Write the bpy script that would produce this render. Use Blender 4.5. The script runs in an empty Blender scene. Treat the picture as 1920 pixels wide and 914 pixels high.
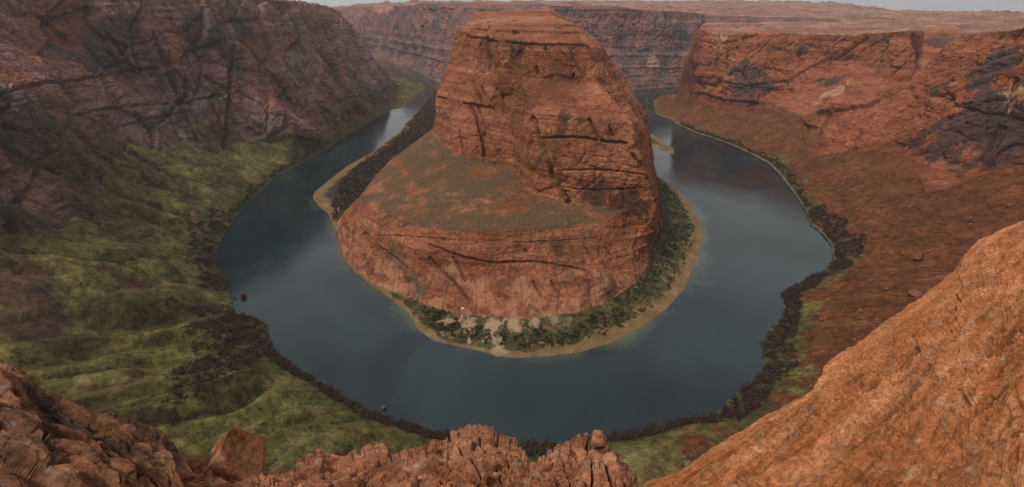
import bpy, math, random, time
import numpy as np
from mathutils import Vector
from mathutils.geometry import delaunay_2d_cdt
T0 = time.time()
random.seed(7); rng = np.random.default_rng(7)
scn = bpy.context.scene
COL = scn.collection
# ------------------------------------------------------------------ camera
H = 300.0                       # the lens stands 300 m above the river
F = 853.0                       # focal length in pixels of the 1920 x 914 photograph
PITCH = math.atan((457 - 19) / F)
CS, SN = math.cos(PITCH), math.sin(PITCH)
cam_d = bpy.data.cameras.new('camera'); cam = bpy.data.objects.new('camera', cam_d); COL.objects.link(cam)
cam.location = (0, 0, H); cam.rotation_euler = (math.pi/2 - PITCH, 0, 0)
cam_d.sensor_width = 36.0; cam_d.lens = 36.0 * F / 1920.0
cam_d.clip_start = 0.2; cam_d.clip_end = 60000
scn.camera = cam
# ------------------------------------------------------------------ light
SUN_EL, SUN_AZ = math.radians(58), math.radians(246)     # azimuth clockwise from +Y
world = bpy.data.worlds.new('World'); scn.world = world; world.use_nodes = True
nt = world.node_tree; nt.nodes.clear()
sky = nt.nodes.new('ShaderNodeTexSky'); sky.sky_type = 'NISHITA'; sky.sun_disc = False
sky.sun_elevation = SUN_EL; sky.sun_rotation = SUN_AZ; sky.air_density = 1.0; sky.dust_density = 1.5; sky.ozone_density = 1.0
hs = nt.nodes.new('ShaderNodeHueSaturation'); hs.inputs['Saturation'].default_value = 0.25
# a closed cloud deck: dull at the horizon, brightest overhead
tc = nt.nodes.new('ShaderNodeTexCoord'); sx = nt.nodes.new('ShaderNodeSeparateXYZ'); nt.links.new(tc.outputs['Generated'], sx.inputs[0])
cr_ = nt.nodes.new('ShaderNodeValToRGB'); e = cr_.color_ramp.elements
e[0].position = 0.0; e[0].color = (0.74, 0.74, 0.755, 1); e[1].position = 0.22; e[1].color = (1.14, 1.12, 1.11, 1)
e.new(0.5).color = (1.07, 1.06, 1.06, 1); e.new(0.95).color = (0.76, 0.76, 0.77, 1)
nt.links.new(sx.outputs['Z'], cr_.inputs[0])
cn_ = nt.nodes.new('ShaderNodeTexNoise'); cn_.inputs['Scale'].default_value = 3.0; cn_.inputs['Detail'].default_value = 5.0
mp_ = nt.nodes.new('ShaderNodeMapping'); mp_.inputs['Scale'].default_value = (1, 1, 5); nt.links.new(tc.outputs['Generated'], mp_.inputs[0]); nt.links.new(mp_.outputs[0], cn_.inputs['Vector'])
cm_ = nt.nodes.new('ShaderNodeMapRange'); cm_.inputs['From Min'].default_value = 0.3; cm_.inputs['From Max'].default_value = 0.7; cm_.inputs['To Min'].default_value = 5.0; cm_.inputs['To Max'].default_value = 9.0
nt.links.new(cn_.outputs[0], cm_.inputs['Value'])
vm_ = nt.nodes.new('ShaderNodeVectorMath'); vm_.operation = 'SCALE'; nt.links.new(cr_.outputs[0], vm_.inputs[0]); nt.links.new(cm_.outputs[0], vm_.inputs['Scale'])
mx_ = nt.nodes.new('ShaderNodeMix'); mx_.data_type = 'RGBA'; mx_.inputs[0].default_value = 0.8
nt.links.new(hs.outputs[0], mx_.inputs[6]); nt.links.new(vm_.outputs[0], mx_.inputs[7])
bg = nt.nodes.new('ShaderNodeBackground'); bg.inputs['Strength'].default_value = 0.075
wo = nt.nodes.new('ShaderNodeOutputWorld')
nt.links.new(sky.outputs[0], hs.inputs['Color']); nt.links.new(mx_.outputs[2], bg.inputs[0]); nt.links.new(bg.outputs[0], wo.inputs[0])
sl = bpy.data.lights.new('sun', 'SUN'); sl.energy = 2.0; sl.angle = math.radians(11); sl.color = (1.0, 0.95, 0.88)
sun = bpy.data.objects.new('sun', sl); COL.objects.link(sun)
sd = Vector((math.sin(SUN_AZ)*math.cos(SUN_EL), math.cos(SUN_AZ)*math.cos(SUN_EL), math.sin(SUN_EL)))
sun.rotation_euler = sd.to_track_quat('Z', 'Y').to_euler(); sun.location = (0, 0, 600)
vs = scn.view_settings; vs.view_transform = 'Standard'; vs.look = 'None'; vs.gamma = 1.0; vs.use_curve_mapping = False
vs.exposure = 0.30
scn.cycles.max_bounces = 5; scn.cycles.diffuse_bounces = 1; scn.cycles.glossy_bounces = 2; scn.cycles.volume_bounces = 0
scn.cycles.use_denoising = True

# ------------------------------------------------------------------ points
def ray(px, py):
    dx = (px - 960) / F; dy = (py - 457) / F
    return dx, CS - dy*SN, SN + dy*CS            # x, forward, down
def P(px, py, z):                                 # a photographed point whose height is known
    dx, f, d = ray(px, py); t = (H - z) / d
    return (dx*t, f*t, z)
def D(px, py, Y):                                 # a photographed point whose distance is known
    Y = Y * 1.045
    dx, f, d = ray(px, py); t = Y / f
    return (dx*t, Y, H - d*t)
def PL(z, *pts): return [P(a, b, z) for a, b in pts]

# ------------------------------------------------------------------ noise
_perm = rng.permutation(256).astype(np.int32); _perm = np.concatenate([_perm, _perm, _perm])
_g = rng.normal(size=(256, 3)); _g = (_g/np.linalg.norm(_g, axis=1)[:, None]).astype(np.float32)
def _pn(x, y, z):
    xi = np.floor(x); yi = np.floor(y); zi = np.floor(z)
    fx = x-xi; fy = y-yi; fz = z-zi
    X = xi.astype(np.int32) & 255; Y = yi.astype(np.int32) & 255; Z = zi.astype(np.int32) & 255
    u = fx*fx*fx*(fx*(fx*6-15)+10); v = fy*fy*fy*(fy*(fy*6-15)+10); w = fz*fz*fz*(fz*(fz*6-15)+10)
    A = _perm[X]+Y; B = _perm[X+1]+Y
    def gr(h, a, b, c):
        g = _g[_perm[h] & 255]
        return g[:, 0]*a + g[:, 1]*b + g[:, 2]*c
    AA = _perm[A]+Z; AB = _perm[A+1]+Z; BA = _perm[B]+Z; BB = _perm[B+1]+Z
    a0 = gr(AA, fx, fy, fz); b0 = gr(BA, fx-1, fy, fz); c0 = gr(AB, fx, fy-1, fz); d0 = gr(BB, fx-1, fy-1, fz)
    a1 = gr(AA+1, fx, fy, fz-1); b1 = gr(BA+1, fx-1, fy, fz-1); c1 = gr(AB+1, fx, fy-1, fz-1); d1 = gr(BB+1, fx-1, fy-1, fz-1)
    e0 = a0+u*(b0-a0); f0 = c0+u*(d0-c0); e1 = a1+u*(b1-a1); f1 = c1+u*(d1-c1)
    g0 = e0+v*(f0-e0); g1 = e1+v*(f1-e1)
    return (g0+w*(g1-g0))*1.6
def noise(x, y, z=None):
    x = np.asarray(x, np.float32); sh = x.shape
    x = x.ravel(); y = np.asarray(y, np.float32).ravel()
    z = np.zeros_like(x) if z is None else np.asarray(z, np.float32).ravel()
    o = np.empty_like(x)
    for i in range(0, len(x), 60000):
        o[i:i+60000] = _pn(x[i:i+60000]+500.3, y[i:i+60000]+500.7, z[i:i+60000]+500.1)
    return o.reshape(sh)
def fbm(x, y, z=None, o=3, k=0.5):
    s = 0; a = 1
    for i in range(o):
        s = s + a*noise(x, y, z); a *= k; x = x*2.03; y = y*2.03
        if z is not None: z = z*2.03
    return s
def worley(x, y, z, seed=0):
    """distance to the edge between the two nearest cells (0 at a joint) and a random number per cell"""
    x = np.asarray(x, np.float32); sh = x.shape; x = x.ravel()+300.5; y = np.asarray(y, np.float32).ravel()+300.5; z = np.asarray(z, np.float32).ravel()+300.5
    E = np.empty_like(x); R_ = np.empty_like(x)
    for i in range(0, len(x), 40000):
        a, b, c = x[i:i+40000], y[i:i+40000], z[i:i+40000]
        ai = np.floor(a).astype(np.int32); bi = np.floor(b).astype(np.int32); ci = np.floor(c).astype(np.int32)
        f1 = np.full(a.shape, 9, np.float32); f2 = f1.copy(); h1 = np.zeros(a.shape, np.int32)
        for dx in (-1, 0, 1):
            for dy in (-1, 0, 1):
                for dz in (-1, 0, 1):
                    p, q, r = ai+dx, bi+dy, ci+dz
                    h = _perm[(_perm[(_perm[(p+seed) & 255]+q) & 255]+r) & 255]
                    d = np.sqrt((p+_J[h, 0]-a)**2+(q+_J[h, 1]-b)**2+(r+_J[h, 2]-c)**2)
                    m = d < f1
                    f2 = np.where(m, f1, np.minimum(f2, d)); h1 = np.where(m, h, h1); f1 = np.where(m, d, f1)
        E[i:i+40000] = f2-f1; R_[i:i+40000] = _J[h1, 3]
    return E.reshape(sh), R_.reshape(sh)
_J = np.random.default_rng(3).uniform(0, 1, (256, 4)).astype(np.float32)
def sstep(a, b, x):
    t = np.clip((x-a)/(b-a), 0, 1); return t*t*(3-2*t)
_cut = np.cumsum(rng.choice([2.5, 4, 6, 9, 13, 18], 140))-60
_lv = rng.uniform(-1, 1, 142)
_tz = np.arange(-60, 700, 0.25); _tab = _lv[np.clip(np.searchsorted(_cut, _tz), 0, 141)]
_tab = np.convolve(_tab, np.ones(5)/5, 'same')
def strata(z): return np.interp(z, _tz, _tab).astype(np.float32)

# ------------------------------------------------------------------ the lines of the land
W = lambda x, y, z: (x, y, z)
OUT = [W(-1900, 3700, 0), W(-1250, 3300, 0)] + PL(0, (697,113),(720,125),(749,144),(791,156),(799,167),(782,177),(752,203),(735,206),(716,216),(671,241),
    (640,262),(610,282),(560,308),(520,330),(480,365),(445,405),(420,440),(400,480),(405,500),(425,520),(432,550),(430,575),(445,588),(470,592),(500,603),
    (505,625),(508,650),(530,675),(570,700),(620,730),(680,765),(740,790),(800,808),(850,817),(900,825),(960,832),(1060,832),(1140,820),
    (1200,805),(1280,790),(1340,780),(1360,755),(1390,730),(1425,705),(1435,680),(1430,645),(1440,620),(1465,600),(1470,575),(1465,550),
    (1480,540),(1510,525),(1545,510),(1565,490),(1560,460),(1545,440),(1522,420),(1512,395),(1492,365),(1463,327),(1440,305),(1411,290),(1380,275),
    (1338,259),(1307,250),(1273,234),(1257,223),(1232,215),(1223,202),(1225,188),(1240,180)) + [W(640,1860,0), W(900,1960,0), W(1700,2100,0)]
INN = [W(-1900, 3900, 0), W(-1250, 3420, 0)] + PL(0, (690,109.5),(724,113),(747,123),(774,130),(816,152)) + [W(-230,2000,0), W(-195,1700,0), W(-205,1500,0)] + \
    PL(0, (810,221),(751,246),(696,287),(650,312),(612,342),(590,360),(586,372),(600,390),(615,400),(622,415),(628,430),(633,455),(641,482),(666,512),
    (700,540),(738,565),(768,590),(785,620),(815,640),(860,650),(905,660),(930,668),(970,672),(1030,668),(1090,660),(1150,642),(1200,615),(1250,580),
    (1285,540),(1300,500),(1315,460),(1318,435),(1305,400),(1285,370),(1262,350),(1240,335)) + [W(290,900,0)] + \
    PL(0, (1225,273),(1240,284),(1263,290),(1265,280),(1248,269),(1223,252),(1205,246)) + [W(360,1350,0), W(375,1550,0)] + \
    PL(0, (1166,171),(1200,167),(1245,163)) + [W(900,2180,0), W(1700,2320,0)]
ISLE = PL(0.5, (1190,187),(1205,181),(1221,182),(1224,195),(1228,208),(1215,211),(1197,210))
# the butte, ring by ring from the foot upwards
R1 = [W(-190,1150,10), W(-215,980,8), W(-240,840,6), W(-272,700,6)] + [P(632,418,3), P(631,432,2), P(636,455,2), P(644,480,2), P(669,508,3),
    P(703,535,4), P(740,549,6), P(800,573,8), P(860,591,8), P(940,597,8), P(1000,597,8), P(1080,587,8), P(1140,567,8), P(1190,533,8),
    P(1216,495,8), P(1226,462,9)] + [W(228,620,10), W(250,740,10), W(270,880,8), W(303,1050,6), W(320,1200,5)]
RS = [P(640,404,34), P(655,436,30), P(700,470,30), P(780,496,33), P(860,503,34), P(940,505,34), P(1040,500,36), P(1120,488,38), P(1190,459,40), P(1222,434,44)]
RT = [W(-165,1000,45), P(790,259,66), P(763,277,60), P(735,298,62), P(702,335,62), P(676,362,56), P(690,380,62), P(711,390,64), P(761,417,66), P(801,422,68), P(842,428,69),
    P(907,433,70), P(942,433,70), P(1013,428,70), P(1088,417,70), P(1140,412,71), P(1162,402,74)]
RU = [W(-170,1150,80), W(-150,950,95), P(812,250,108), P(842,282,100), P(865,296,94), P(887,304,90), P(912,304,88), P(942,313,85), P(967,322,84), P(985,345,82),
    P(1003,362,80), P(1063,377,79), P(1113,386,78), P(1179,393,78), P(1228,390,78)] + [W(214,620,72), W(236,730,62), W(254,870,55), W(278,1050,50)]
RL = [W(-160,1150,150), W(-146,950,152), D(814,190,800), D(822,183,780), D(850,188,750), D(880,193,720), D(912,201,705), D(950,207,662), D(993,213,588), D(1050,217,556),
    D(1110,219,541), D(1186,224,540), D(1208,246,620)] + [W(222,760,145), W(240,900,140), W(255,1050,140)]
RV = [W(-115,1150,205), W(-118,980,207), D(842,120,835), D(884,110,785), D(921,128,725), D(936,143,682), D(978,148,662), D(1014,148,645), D(1066,154,622), D(1118,156,612),
    D(1158,160,640), D(1172,180,715)] + [W(192,820,195), W(205,950,195), W(205,1100,195)]
RR = [W(-108,1150,258), W(-103,980,258), D(858,61,856), D(887,62,815), D(910,78,742), D(934,75,698), D(965,76,676), D(999,78,661), D(1022,81,655), D(1069,83,637), D(1098,81,640),
    D(1116,90,662)] + [W(150,800,250), W(155,950,252), W(158,1100,252)]
RQ = [W(-95,1140,290), D(889,23,1000), D(879,44,900), D(920,54,752), D(980,56,703), D(1040,57,690), D(1088,54,705), D(1064,39,830), D(1035,31,920), D(1027,12,1080)]
# left wall
LB = [W(-1250,3200,25), P(699,117,6), P(728,146,8), P(741,165,8), P(741,180,8), P(722,197,7), P(700,213,6), P(660,236,7), P(632,254,12), P(604,266,22), P(538,253,58),
    P(443,272,50), P(370,285,62), P(310,285,80), P(246,279,95), P(210,320,88), P(166,388,75), P(185,433,62), P(100,441,85), P(0,447,100),
    W(-520,340,112), W(-450,235,112), W(-370,165,108), W(-270,110,105), W(-150,92,92), W(0,86,80), W(150,92,85), W(300,120,100), W(440,200,120), W(600,330,128), W(690,480,125)]
RB = [P(1920,312,115), P(1860,318,107), P(1829,332,97), P(1780,352,85), P(1733,360,72), P(1723,330,80), P(1693,302,85), P(1643,282,80), P(1580,287,62), P(1527,292,45),
    P(1512,275,45), P(1505,255,52), P(1500,220,72), P(1426,203,58), P(1360,205,48), P(1300,197,40), P(1270,190,24), P(1243,178,8), W(660,1800,15), W(900,1900,20), W(1700,2020,25)]
LM = [W(-600,330,215), W(-575,420,215), P(0,178,215), P(60,158,213), P(130,148,207), P(216,136,200), W(-672,900,190), W(-590,1050,180)]
LR = [W(-1500,3200,300), W(-800,2100,292), D(640,19,1830), D(624,12,1700), D(610,9,1600), D(541,-2,1250), W(-640,1050,338), W(-730,900,350), W(-810,720,355), W(-770,560,352),
    W(-720,400,345), W(-640,250,335), W(-480,110,315), W(-330,40,310), W(0,30,295), W(330,50,300), W(470,110,305), W(620,240,305), W(720,400,300), W(740,560,290)]
NR = [D(1920,50,700), D(1869,55,800), D(1804,63,900)]
RIDGE = [D(1804,63,900), D(1775,88,893), D(1758,111,890), D(1733,121,890), D(1700,150,890), D(1660,175,897), D(1640,192,910)]
RM = [D(1640,192,910), D(1610,190,950), D(1580,188,985), D(1540,192,1000)]
PA = [D(1480,118,1290), D(1600,120,1173), D(1690,118,1120)]
PR = [D(1790,60,1450), D(1735,55,1400), D(1722,52,1150), D(1690,56,1160), D(1600,62,1215), D(1480,62,1340), D(1400,60,1390), D(1340,62,1430), D(1306,46,1490), D(1312,40,1720), W(1000,1830,262), W(1700,1900,258)]
INLET = [W(818,985,100), W(930,1090,122), W(1040,1240,150)]
FT = [D(1090,106,2050), D(1166,108,2050), D(1200,105,2080), D(1250,100,2120), W(900,2330,125), W(1700,2480,125)]
FR = [W(-2000,4100,302), W(-1500,4000,320), D(640,10,3700), D(700,5,3350), D(780,4,2800), D(870,5,2480), D(950,7,2270), D(1030,8,2160), D(1100,8,2150), D(1150,9,2160), D(1200,15,2180), D(1240,18,2190), D(1300,21,2330), D(1335,28,2450), W(1700,2650,262)]
NECK = [W(20,1300,215), W(60,1500,200), W(80,1750,190), W(50,1950,220)]
LOOSE = [W(-900,1500,325), W(-1100,900,330), W(-1000,500,330), W(-900,200,330), W(-1300,2300,310), W(-2500,2500,320), W(-3000,600,330), W(-3000,-600,330), W(3000,-600,310),
    W(-6000,3000,330), W(-1800,4700,302), W(-700,3600,330), W(-700,4700,335), W(-3300,9000,292), W(-9000,9000,300), W(-14000,15000,280), W(14000,15000,150), W(0,15000,480),
    W(-4700,15000,280), W(-1500,9000,380), W(0,4500,352), W(1500,4500,360), W(2000,4800,370), W(2950,4700,362), W(3180,4700,300), W(3500,4600,278), W(2500,6000,372), W(3400,6500,365), W(3900,6500,270), W(1000,9000,430), W(3600,9000,380), W(5300,9000,205),
    W(4500,4500,258), W(6000,3000,270), W(8000,9000,205), W(1200,1500,262), W(1500,1200,262), W(1500,1700,262), W(1000,750,283), W(1300,900,275), W(1100,400,300), W(3000,1000,285),
    W(2500,2200,270), W(1500,3000,276), W(600,2700,306), W(0,2900,318), W(900,3400,312), W(2600,3200,272), W(850,1620,258), W(720,1500,252), W(1000,1400,256), W(1400,2700,270),
    W(0,1180,298), W(60,1130,299), W(0,1000,292), W(10,850,283), W(500,2420,292), W(-300,2600,315),
    W(0,40,285)]
LINES = [OUT, INN, ISLE+ISLE[:1], R1, RS, RT, RU, RL, RV, RR, RQ, LB+RB, LM, LR+NR, RIDGE, RM, PA, PR, INLET, FT, FR, NECK]
verts, edges = [], []
for L in LINES:
    n = len(verts); verts += L; edges += [(n+i, n+i+1) for i in range(len(L)-1)]
verts += LOOSE
vc, ec, fc, ov, oe, of = delaunay_2d_cdt([Vector(v[:2]) for v in verts], edges, [], 0, 1e-3)
VZ = []
for i, o in enumerate(ov):
    if o: VZ.append(verts[o[0]][2])
    else:                                          # two lines crossed: take the height of the nearest given point
        q = vc[i]; j = min(range(len(verts)), key=lambda k: (verts[k][0]-q.x)**2+(verts[k][1]-q.y)**2)
        VZ.append(verts[j][2]); print('CROSS', round(q.x), round(q.y), 'near', [round(c) for c in verts[j]])
TX = np.array([v.x for v in vc]); TY = np.array([v.y for v in vc]); TZ = np.array(VZ)
# ------------------------------------------------------------------ height field on rays around the viewpoint
AZ = np.radians(np.concatenate([np.arange(-84, -60, 0.5), np.linspace(-60, 60, 1240), np.arange(60.5, 84.1, 0.5)])); NA = len(AZ)
RG = np.concatenate([np.arange(100, 1600, 1.8), np.arange(1600, 3300, 4.5), 3300*np.exp(np.arange(0, math.log(14500/3300), 0.010))])
NRAD = len(RG)
GX = (np.sin(AZ)[:, None]*RG[None]).astype(np.float64); GY = np.cos(AZ)[:, None]*RG[None]
GZ = np.full(GX.shape, 300.0)
for f in fc:
    for k in range(1, len(f)-1):
        a, b, c = f[0], f[k], f[k+1]
        xs = TX[[a, b, c]]; ys = TY[[a, b, c]]; zs = TZ[[a, b, c]]
        rr = np.hypot(xs, ys); az = np.arctan2(xs, ys)
        if az.max()-az.min() > 3: i0, i1 = 0, NA
        else:
            i0 = max(0, np.searchsorted(AZ, az.min())-1); i1 = min(NA, np.searchsorted(AZ, az.max())+1)
        # nearest approach of the triangle to the origin
        rm = rr.min()
        for p in range(3):
            q = (p+1) % 3; ex, ey = xs[q]-xs[p], ys[q]-ys[p]; l2 = ex*ex+ey*ey
            if l2 > 0:
                t = min(1, max(0, -(xs[p]*ex+ys[p]*ey)/l2)); rm = min(rm, math.hypot(xs[p]+t*ex, ys[p]+t*ey))
        if az.max()-az.min() > 3: rm = 0
        j0 = max(0, np.searchsorted(RG, rm)-1); j1 = min(NRAD, np.searchsorted(RG, rr.max())+1)
        if i1 <= i0 or j1 <= j0: continue
        x = GX[i0:i1, j0:j1]; y = GY[i0:i1, j0:j1]
        den = (ys[1]-ys[2])*(xs[0]-xs[2])+(xs[2]-xs[1])*(ys[0]-ys[2])
        if abs(den) < 1e-9: continue
        l0 = ((ys[1]-ys[2])*(x-xs[2])+(xs[2]-xs[1])*(y-ys[2]))/den
        l1 = ((ys[2]-ys[0])*(x-xs[2])+(xs[0]-xs[2])*(y-ys[2]))/den
        l2_ = 1-l0-l1; m = (l0 >= -1e-6) & (l1 >= -1e-6) & (l2_ >= -1e-6)
        g = GZ[i0:i1, j0:j1]; g[m] = (l0*zs[0]+l1*zs[1]+l2_*zs[2])[m]
print('tin', round(time.time()-T0, 1), len(vc))

def inside(poly, x, y):
    r = np.zeros(x.shape, bool); n = len(poly)
    px = [p[0] for p in poly]; py = [p[1] for p in poly]
    for i in range(n):
        x0, y0, x1, y1 = px[i-1], py[i-1], px[i], py[i]
        if y0 == y1: continue
        c = ((y0 > y) != (y1 > y)); 
        r ^= c & (x < (x1-x0)*(y-y0)/(y1-y0)+x0)
    return r
def line_dist(L, x, y):
    """distance to a line and the length along it of the nearest point"""
    best = np.full(x.shape, 1e12, np.float32); s = np.zeros(x.shape, np.float32); acc = 0.0
    for a, b in zip(L[:-1], L[1:]):
        ex, ey = b[0]-a[0], b[1]-a[1]; l2 = ex*ex+ey*ey; l = math.sqrt(l2)
        t = np.clip(((x-a[0])*ex+(y-a[1])*ey)/l2, 0, 1)
        d = (x-a[0]-t*ex)**2+(y-a[1]-t*ey)**2
        m = d < best; best[m] = d[m]; s[m] = acc+(t*l)[m]; acc += l
    return np.sqrt(best), s
x32, y32 = GX.astype(np.float32), GY.astype(np.float32)
wig = 5*noise(x32/45, y32/45)+2.5*noise(x32/14, y32/14)      # the banks are not drawn with a ruler
RIVER = OUT + INN[::-1]
near = RG < 2300; nj = int(near.sum())
in_river = inside(RIVER, GX, GY) & ~inside(ISLE, GX, GY)
d_out = np.full(GX.shape, 3000, np.float32); s_out = np.zeros(GX.shape, np.float32); d_in = d_out.copy()
d_out[:, :nj], s_out[:, :nj] = line_dist(OUT[2:], x32[:, :nj], y32[:, :nj])
d_in[:, :nj], _ = line_dist(INN[4:], x32[:, :nj], y32[:, :nj])
in_pen = inside(INN + [W(1700,16000,0), W(-1900,16000,0)], GX, GY)
INNER = LB + RB
RIM = LR + NR + PR
in_inner = inside(INNER, GX, GY); in_rim = inside(RIM, GX, GY)
in_butte = inside(R1, GX, GY)
in_farp = inside(FR + [W(1700,16000,0), W(-2000,16000,0)], GX, GY)
# 0 slope, 1 wall, 2 plateau, 3 butte, 4 shore, 5 far wall, 6 river bed
REG = np.where(in_inner, 0, np.where(in_rim, 1, 2))
REG = np.where(in_pen, np.where(in_farp, 2, np.where(in_butte, 3, np.where(GY > 1240, 5, 4))), REG)
REG[(REG == 2) & ~in_pen & (GY < 900) & (np.abs(GX) < 500) & (RG[None] < 200)] = 1
REG[in_river] = 6
REG[inside(ISLE, GX, GY)] = 4

def blur(A, k):
    ker = np.exp(-0.5*(np.arange(-2*k, 2*k+1)/k)**2); ker /= ker.sum()
    for ax in (0, 1):
        n = [(0, 0), (0, 0)]; n[ax] = (2*k, 2*k); B = np.pad(A, n, mode='edge'); o = 0
        for i, w in enumerate(ker): o = o + w*(B[i:i+A.shape[0]] if ax == 0 else B[:, i:i+A.shape[1]])
        A = o
    return A
rockm = np.isin(REG, (1, 3, 5)).astype(np.float64)
rockm = blur(rockm, 2)
GZ0 = GZ.copy()
sm = blur(GZ, 4)
GZ = np.where(rockm > 0.5, 0.55*GZ+0.45*blur(GZ, 1), sm)
# river bed
dr = np.minimum(d_out, d_in)
GZ = np.where(in_river, -0.25-np.minimum(dr*0.22, 4.5), np.maximum(GZ, 0.12 + np.minimum(dr*0.04, 1.0)*(REG != 6)))
# gullies and swells of the slopes
slope = (REG == 0)
far_k = sstep(4, 70, d_out)
L_ = (x32 < 120)
sw = s_out + 14*noise(x32/60, y32/60)
g1 = np.abs(noise(sw/58, d_out/420)) ; g2 = np.abs(noise(sw/24+9, d_out/160))
gully = (np.minimum(g1, 0.42)*44 + g2*13 - 12)*far_k
tal = (noise(sw/70, d_out/300)*5 + np.abs(noise(sw/22+5, d_out/130))*3)*far_k
soft = (fbm(x32/26, y32/26, o=4)*1.7 + fbm(x32/6, y32/6, o=2)*0.35)*sstep(2, 40, dr)
GUL = np.where(slope & L_, sstep(0.13, 0.02, g1)*far_k, np.where(slope, sstep(0.12, 0.02, np.abs(noise(sw/22+5, d_out/130)))*far_k, 0)).astype(np.float32)
GZ = GZ + np.where(slope, np.where(L_, gully, tal), 0) + np.where(np.isin(REG, (0,)), soft, 0)
shore = (REG == 4)
GZ = GZ + np.where(shore, fbm(x32/20, y32/20, o=3)*0.8*sstep(3, 25, d_in), 0)
def ground_z(x, y):
    a = math.atan2(x, y); r = math.hypot(x, y)
    i = float(np.interp(a, AZ, np.arange(NA))); j = float(np.interp(r, RG, np.arange(NRAD)))
    i0 = int(min(max(i, 0), NA-2)); j0_ = int(min(max(j, 0), NRAD-2)); u, v = i-i0, j-j0_
    return float((GZ[i0, j0_]*(1-u)+GZ[i0+1, j0_]*u)*(1-v)+(GZ[i0, j0_+1]*(1-u)+GZ[i0+1, j0_+1]*u)*v)
def hit(px, py):
    dx, f, d = ray(px, py)
    t = 150.0
    while t < 1600 and H-d*t > max(0, ground_z(dx*t, f*t)): t += 16
    t -= 14
    while t < 1600 and H-d*t > max(0, ground_z(dx*t, f*t)): t += 2
    return (dx*t, f*t)
RIBS = [((252,282),(312,302),(382,327),(468,347)), ((242,302),(282,332),(332,357),(402,372)), ((250,335),(290,358),(352,394),(385,425)), ((166,389),(226,407),(322,412),(355,432)), ((342,274),(402,297),(490,327)), ((443,274),(503,284),(550,303)),
        ((290,276),(350,300),(440,330)), ((20,452),(120,446),(240,440),(375,438)), ((60,545),(180,520),(300,505),(360,500)), ((100,600),(230,570),(345,560)), ((30,672),(150,650),(280,635),(370,630)), ((110,720),(220,690),(330,665)), ((490,690),(430,735),(370,765),(310,803)), ((620,760),(520,800),(440,850)), ((720,800),(640,840),(600,870))]
VALS = [((250,292),(330,330),(430,350)), ((245,318),(300,352),(380,378)), ((215,360),(300,388),(352,408),(385,436)), ((310,285),(370,312),(470,340)), ((400,282),(450,305),(505,322)), ((20,470),(130,490),(240,525),(330,538)), ((60,640),(200,622),(300,606),(350,598)), ((60,575),(200,545),(350,528)), ((120,740),(230,715),(300,690))]
ns = (x32 < 60) & (y32 < 1150); xs_, ys_ = x32[ns]+4*noise(x32[ns]/20, y32[ns]/20), y32[ns]+4*noise(x32[ns]/20+9, y32[ns]/20); add = np.zeros(xs_.shape, np.float32); gv = add.copy()
for L in RIBS:
    d_, s_ = line_dist([hit(*p) for p in L], xs_, ys_); add = np.maximum(add, 8.0*np.exp(-(d_/13)**2))
for L in VALS:
    d_, s_ = line_dist([hit(*p) for p in L], xs_, ys_); add = add-5.0*np.exp(-(d_/8)**2); gv = np.maximum(gv, np.exp(-(d_/7)**2))
GZ[ns] += np.where(REG[ns] == 0, add*sstep(2, 45, d_out[ns]), 0)
GUL[ns] = np.maximum(GUL[ns]*0.5, gv*sstep(8, 30, d_out[ns]))
# plateau: low benches of stacked ledges
plat = (REG == 2)
pn = fbm(x32/260, y32/140, o=4)
st = pn*11; fl = np.floor(st/1.6)*1.6; fr = (st-fl)/1.6
ter = fl + 1.6*sstep(0.72, 0.95, fr)
drm = np.minimum(line_dist(RIM, x32, y32)[0], 1e9)
drm = np.minimum(drm, line_dist(FR, x32, y32)[0])
drm = drm+np.where(RG[None] < 3000, 40*np.abs(noise(x32/70, y32/70)), 0)
GZ = GZ + np.where(plat, ter*sstep(0, 120, drm)*1.5*np.where(RG[None] > 2500, 2.0, 1.0), 0)
print('field', round(time.time()-T0, 1))

# resample every ray by its length as seen from the viewpoint
NS = 1300
JX = np.empty((NA, NS)); 
dz = np.diff(GZ, axis=1); drr = np.diff(RG)[None]
rm_ = 0.5*(RG[1:]+RG[:-1])[None]; zm = 0.5*(GZ[:, 1:]+GZ[:, :-1])
dist = np.sqrt(rm_**2+(zm-H)**2)
facing = np.clip((dz/drr*rm_ + (H-zm))/dist, 0, None)/np.sqrt(1+(dz/drr)**2)*1.0   # >0 where the ground faces the viewpoint
wgt = np.sqrt(dz**2+drr**2)/dist*(0.25+0.75*np.minimum(1, facing*2))+drr/dist*0.05
def blur0(A, k):
    ker = np.exp(-0.5*(np.arange(-2*k, 2*k+1)/k)**2); ker /= ker.sum(); B = np.pad(A, [(2*k, 2*k), (0, 0)], mode='edge'); o = 0
    for i, w in enumerate(ker): o = o + w*B[i:i+A.shape[0]]
    return o
wgt = blur0(wgt, 8)
cum = np.concatenate([np.zeros((NA, 1)), np.cumsum(wgt, axis=1)], axis=1)
# neighbours share a similar spacing, so that faces stay regular
tgt = np.linspace(0, 1, NS)
cn = cum/cum[:, -1:]
idx = np.arange(NRAD, dtype=float)
for i in range(NA): JX[i] = np.interp(tgt, cn[i], idx)
j0 = np.clip(np.floor(JX).astype(int), 0, NRAD-2); fr = JX-j0
ii = np.arange(NA)[:, None]
def samp(A): return (A[ii, j0]*(1-fr)+A[ii, j0+1]*fr).astype(np.float32)
R = RG[j0]*(1-fr)+RG[j0+1]*fr
X = (np.sin(AZ)[:, None]*R).astype(np.float32); Y = (np.cos(AZ)[:, None]*R).astype(np.float32); Z = samp(GZ)
RK = samp(rockm); DO = samp(d_out); SO = samp(s_out); DI = samp(d_in); Z0 = samp(GZ0)
GU = samp(GUL)
RGN = REG[ii, np.round(JX).astype(int)]
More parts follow.
